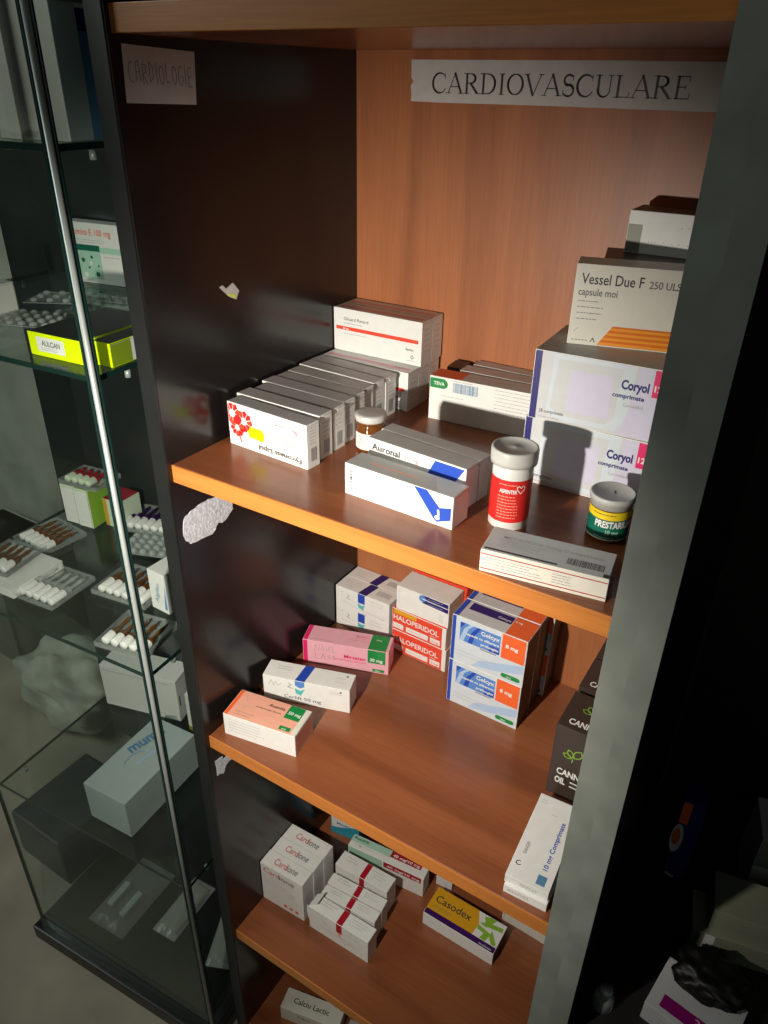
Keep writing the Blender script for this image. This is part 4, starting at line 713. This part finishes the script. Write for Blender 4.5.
tray('ampoule tray with white caps and purple tinted vials behind the case corner', -0.262, 0.212, 'C', 14, 6, 'white', 'purple', L=0.030, tipL=0.026, dz=0.006)
blister('pale green tinted blister pack of many clear domes beside the purple tipped ampoules', -0.215, 0.172, 'C', 16, 0.085, 0.100, 8, 6, dz=0.004, r_=0.0052, hh=0.006, backing='tint')
tray('ampoule tray with white vials and dark red tips near the right side glass', -0.178, 0.088, 'C', 4, 6, 'white', 'amber', L=0.030, tipL=0.026)
vcart('small white box with blue lettering standing at the right side glass', -0.090, 0.105, 'C', -6, 0.030, 0.034, 0.058, [('t', 'F', 'Algifen', 0.45, 0.2, 0.006, 'steel', {'rot': 80, 'w': 0.030}), ('p', 'F', [(0.8, 0.1), (0.95, 0.1), (0.95, 0.8)], 'mblue')])
tray('ampoule tray with copper coloured ampoules at the right front corner', -0.0960, 0.014, 'C', 8, 5, 'white', 'amber', L=0.020, tipL=0.032)
# fourth compartment
dec = [('l', 'F', 0.03, 0.88, 0.95, 0.90, 2, 'fine'), ('t', 'F', 'NAK', 0.86, 0.06, 0.005, 'fine'), ('r', 'R', 0.1, 0.35, 0.16, 0.6, 'brown')]
o = carton('medicine_box', 'large plain white carton at the back of the fourth glass shelf', -0.4250, 0.1500, vz['D']+0.0003, 15.5, 0.1460, 0.0500, 0.0890, dec)
carton('medicine_box', 'narrow white box right of the large plain carton', -0.2600, 0.1845, vz['D']+0.0003, 2, 0.0300, 0.030, 0.0800, [('r', 'F', 0, 0, 1, 0.12, 'yellow')])
dec = [('t', 'T', 'mumu', 0.26, 0.50, 0.0190, 'steel', {'rot': 74, 'w': 0.060, 'bold': 0.03}), ('s', 'T', arc(0.5, 0.45, 0.2, 0.14, 100, 230, 10), 0.003, 'lblue'), ('p', 'T', [(0.50, 0.42), (0.55, 0.60), (0.66, 0.72), (0.60, 0.58), (0.56, 0.42)], 'lblue'), ('l', 'T', 0.62, 0.45, 0.90, 0.62, 4, 'finel'), ('l', 'T', 0.35, 0.10, 0.75, 0.14, 2, 'grey')]
carton('glove_box', 'large pale blue grey dispenser box reading mumu on the fourth glass shelf', -0.2573, -0.0210, vz['D']+0.0003, 4.5, 0.0801, 0.150, 0.0705, dec, col='tint', cat='box')
# base
g = 'clear packs lying on the base of the glass case'
def pouch(label, u, v, rot, w_, d_, h_, mat='plastic', extra=()):
    bm = bmesh.new(); bmesh.ops.create_grid(bm, x_segments=14, y_segments=14, size=0.5)
    for vtx in bm.verts:
        x, y = vtx.co.x, vtx.co.y; e = (1-(2*abs(x))**4)*(1-(2*abs(y))**4)
        vtx.co = ((x+0.5)*w_, (y+0.5)*d_, 0.0008+h_*max(0, e)+0.0012*math.sin(x*19+y*9)*e)
    mb = MB(); mb.bm(bm, M[mat], True); mb.add([(0, 0, 0), (w_, 0, 0), (w_, d_, 0), (0, d_, 0), (0, 0, 0.0008), (w_, 0, 0.0008), (w_, d_, 0.0008), (0, d_, 0.0008)], [(3, 2, 1, 0), (0, 1, 5, 4), (1, 2, 6, 5), (2, 3, 7, 6), (3, 0, 4, 7)], M[mat])
    o = mb.build('sealed_pack'); o.location = vw(u, v, vz['E']-0.001); o.rotation_euler = (0, 0, VR+R(rot)); tag(o, label, 'sealed pack', g)
    for (a, b, c_, d2, hh, m_) in extra:
        q = MB(); q.box(a, b, 0.002, c_, d2, hh, m_, 0.001); q.build('content', o)
    return o
pouch('wide clear plastic pack with two pale rolls, leftmost on the base', -0.322, 0.045, 0, 0.082, 0.140, 0.014, 'plastic', [(0.012, 0.035, 0.024, 0.085, 0.010, pm('tint')), (0.046, 0.030, 0.058, 0.080, 0.010, pm('tint'))])
pouch('narrow pale pack with rounded end in the middle of the base', -0.206, 0.085, 0, 0.050, 0.115, 0.012, 'blister', [(0.006, 0.010, 0.044, 0.105, 0.006, pm('khaki'))])
pouch('clear pack beside the right side glass on the base', -0.082, 0.078, 20, 0.045, 0.11, 0.012, 'blister', [(0.006, 0.010, 0.038, 0.09, 0.005, pm('khaki'))])

# clutter on the floor behind the case
def crumple(name, label, cat, loc, sx, sy, sz, m, seed):
    random.seed(seed); bm = bmesh.new(); bmesh.ops.create_icosphere(bm, subdivisions=4, radius=1)
    for v in bm.verts:
        k = 1+0.10*math.sin(7*v.co.x+seed)*math.cos(9*v.co.y+3*v.co.z)+0.05*math.sin(23*v.co.z+11*v.co.x)+random.uniform(-0.015, 0.015); v.co = Vector((max(-0.8, min(0.8, v.co.x))*sx*k, max(-0.8, min(0.8, v.co.y))*sy*k, (max(-0.75, min(0.85, v.co.z))+0.75)*sz*k))
    mb = MB(); mb.bm(bm, m, True); o = mb.build(name); o.location = loc; tag(o, label, cat); return o
crumple('plastic_bag', 'crumpled pale plastic bag on the floor behind the glass case', 'bag', (-0.86, 0.36, -1.0445), 0.17, 0.12, 0.09, plain('pale_bag', (0.55, 0.57, 0.48, 1), 0.5, 0.2, 12), 3)
mb = MB(); mb.box(-1.40, 0.36, -1.0445, -1.10, 0.58, -0.76, plain('grey_cardboard', (0.20, 0.20, 0.17, 1), 0.8, 0.15, 14), 0.003); mb.box(-1.405, 0.355, -0.79, -1.095, 0.585, -0.76, M['wall'], 0.002)
tag(mb.build('storage_carton'), 'grey cardboard carton on the floor near the back wall', 'box')
mb = MB(); mb.box(-0.62, 0.02, -1.0445, -0.475, 0.20, -0.93, plain('dark_blue_plastic', (0.008, 0.014, 0.035, 1), 0.35, 0.2, 10), 0.006, 2)
tag(mb.build('storage_crate'), 'dark blue crate on the floor left of the glass case', 'crate')

# ------------------------------------------------------------------ things in the dark cabinet
ZN = -0.5
dec = [('r', 'F', 0, 0, 1, 1, 'navy'), ('r', 'F', 0.0, 0.72, 0.42, 0.98, 'orange'), ('c', 'F', 0.14, 0.52, 0.0065, 'lgrey', 0.024), ('c', 'F', 0.10, 0.54, 0.0045, 'dorange', 0.014), ('s', 'F', [(0.15, 0.05), (0.5, 0.02)], 0.003, 'lgrey'), ('r', 'L', 0, 0, 1, 1, 'navy')]
carton('medicine_box', 'narrow dark blue and orange box standing in the dark right hand cabinet', 0.4930, 0.2275, ZN, 5.8, 0.0240, 0.030, 0.1300, dec, col='navy')
dec = [('r', 'T', 0.15, 0.10, 1.0, 0.34, 'magenta'), ('t', 'T', '30', 0.55, 0.14, 0.010, 'pink'), ('l', 'F', 0.2, 0.4, 0.8, 0.6, 2, 'fine')]
carton('medicine_box', 'white box with a magenta stripe at the bottom right, a black bag on it', 0.5157, 0.0546, ZN, -9.6, 0.080, 0.0600, 0.0277, dec, col='lgrey')
carton('medicine_box', 'grey box, lower one of two behind the black bag', 0.5385, 0.1520, ZN, 12, 0.130, 0.050, 0.0340, [('l', 'F', 0.2, 0.4, 0.8, 0.7, 3, 'fine'), ('r', 'F', 0.1, 0.0, 0.18, 1, 'lgrey')], col='khaki', group='grey boxes in the dark cabinet')
carton('medicine_box', 'grey box, upper one of two behind the black bag', 0.5520, 0.1600, ZN+0.0342, 10, 0.130, 0.050, 0.0340, [('l', 'F', 0.2, 0.4, 0.8, 0.7, 3, 'fine')], col='khaki', group='grey boxes in the dark cabinet')
carton('medicine_box', 'tall grey white box at the right border of the picture', 0.5780, 0.2500, ZN, 14, 0.110, 0.06, 0.100, [('r', 'F', 0.0, 0.55, 1, 1, 'khaki'), ('s', 'F', arc(0.35, 0.3, 0.08, 0.1, 180, 360, 8), 0.0015, 'text')], col='lgrey')
o = crumple('black_bag', 'crumpled black bag lying over the magenta striped box', 'bag', (0.565, 0.105, ZN+0.0280), 0.040, 0.028, 0.016, plain('black_film', (0.004, 0.004, 0.004, 1), 0.5), 5)
vt = empty('glass_vial', (0.4800, 0.045, ZN)); tag(vt, 'small clear glass vial at the bottom beside the grey panel edge', 'vial')
mb = MB(); mb.lathe([(0, 0), (0.009, 0), (0.010, 0.001), (0.010, 0.018), (0.006, 0.022), (0.0055, 0.026)], M['blister'], 20); mb.build('vial_body', vt)
mb = MB(); mb.lathe([(0.0058, 0.025), (0.0065, 0.025), (0.0065, 0.030), (0, 0.0305)], M['chrome'], 16); mb.build('cap', vt)
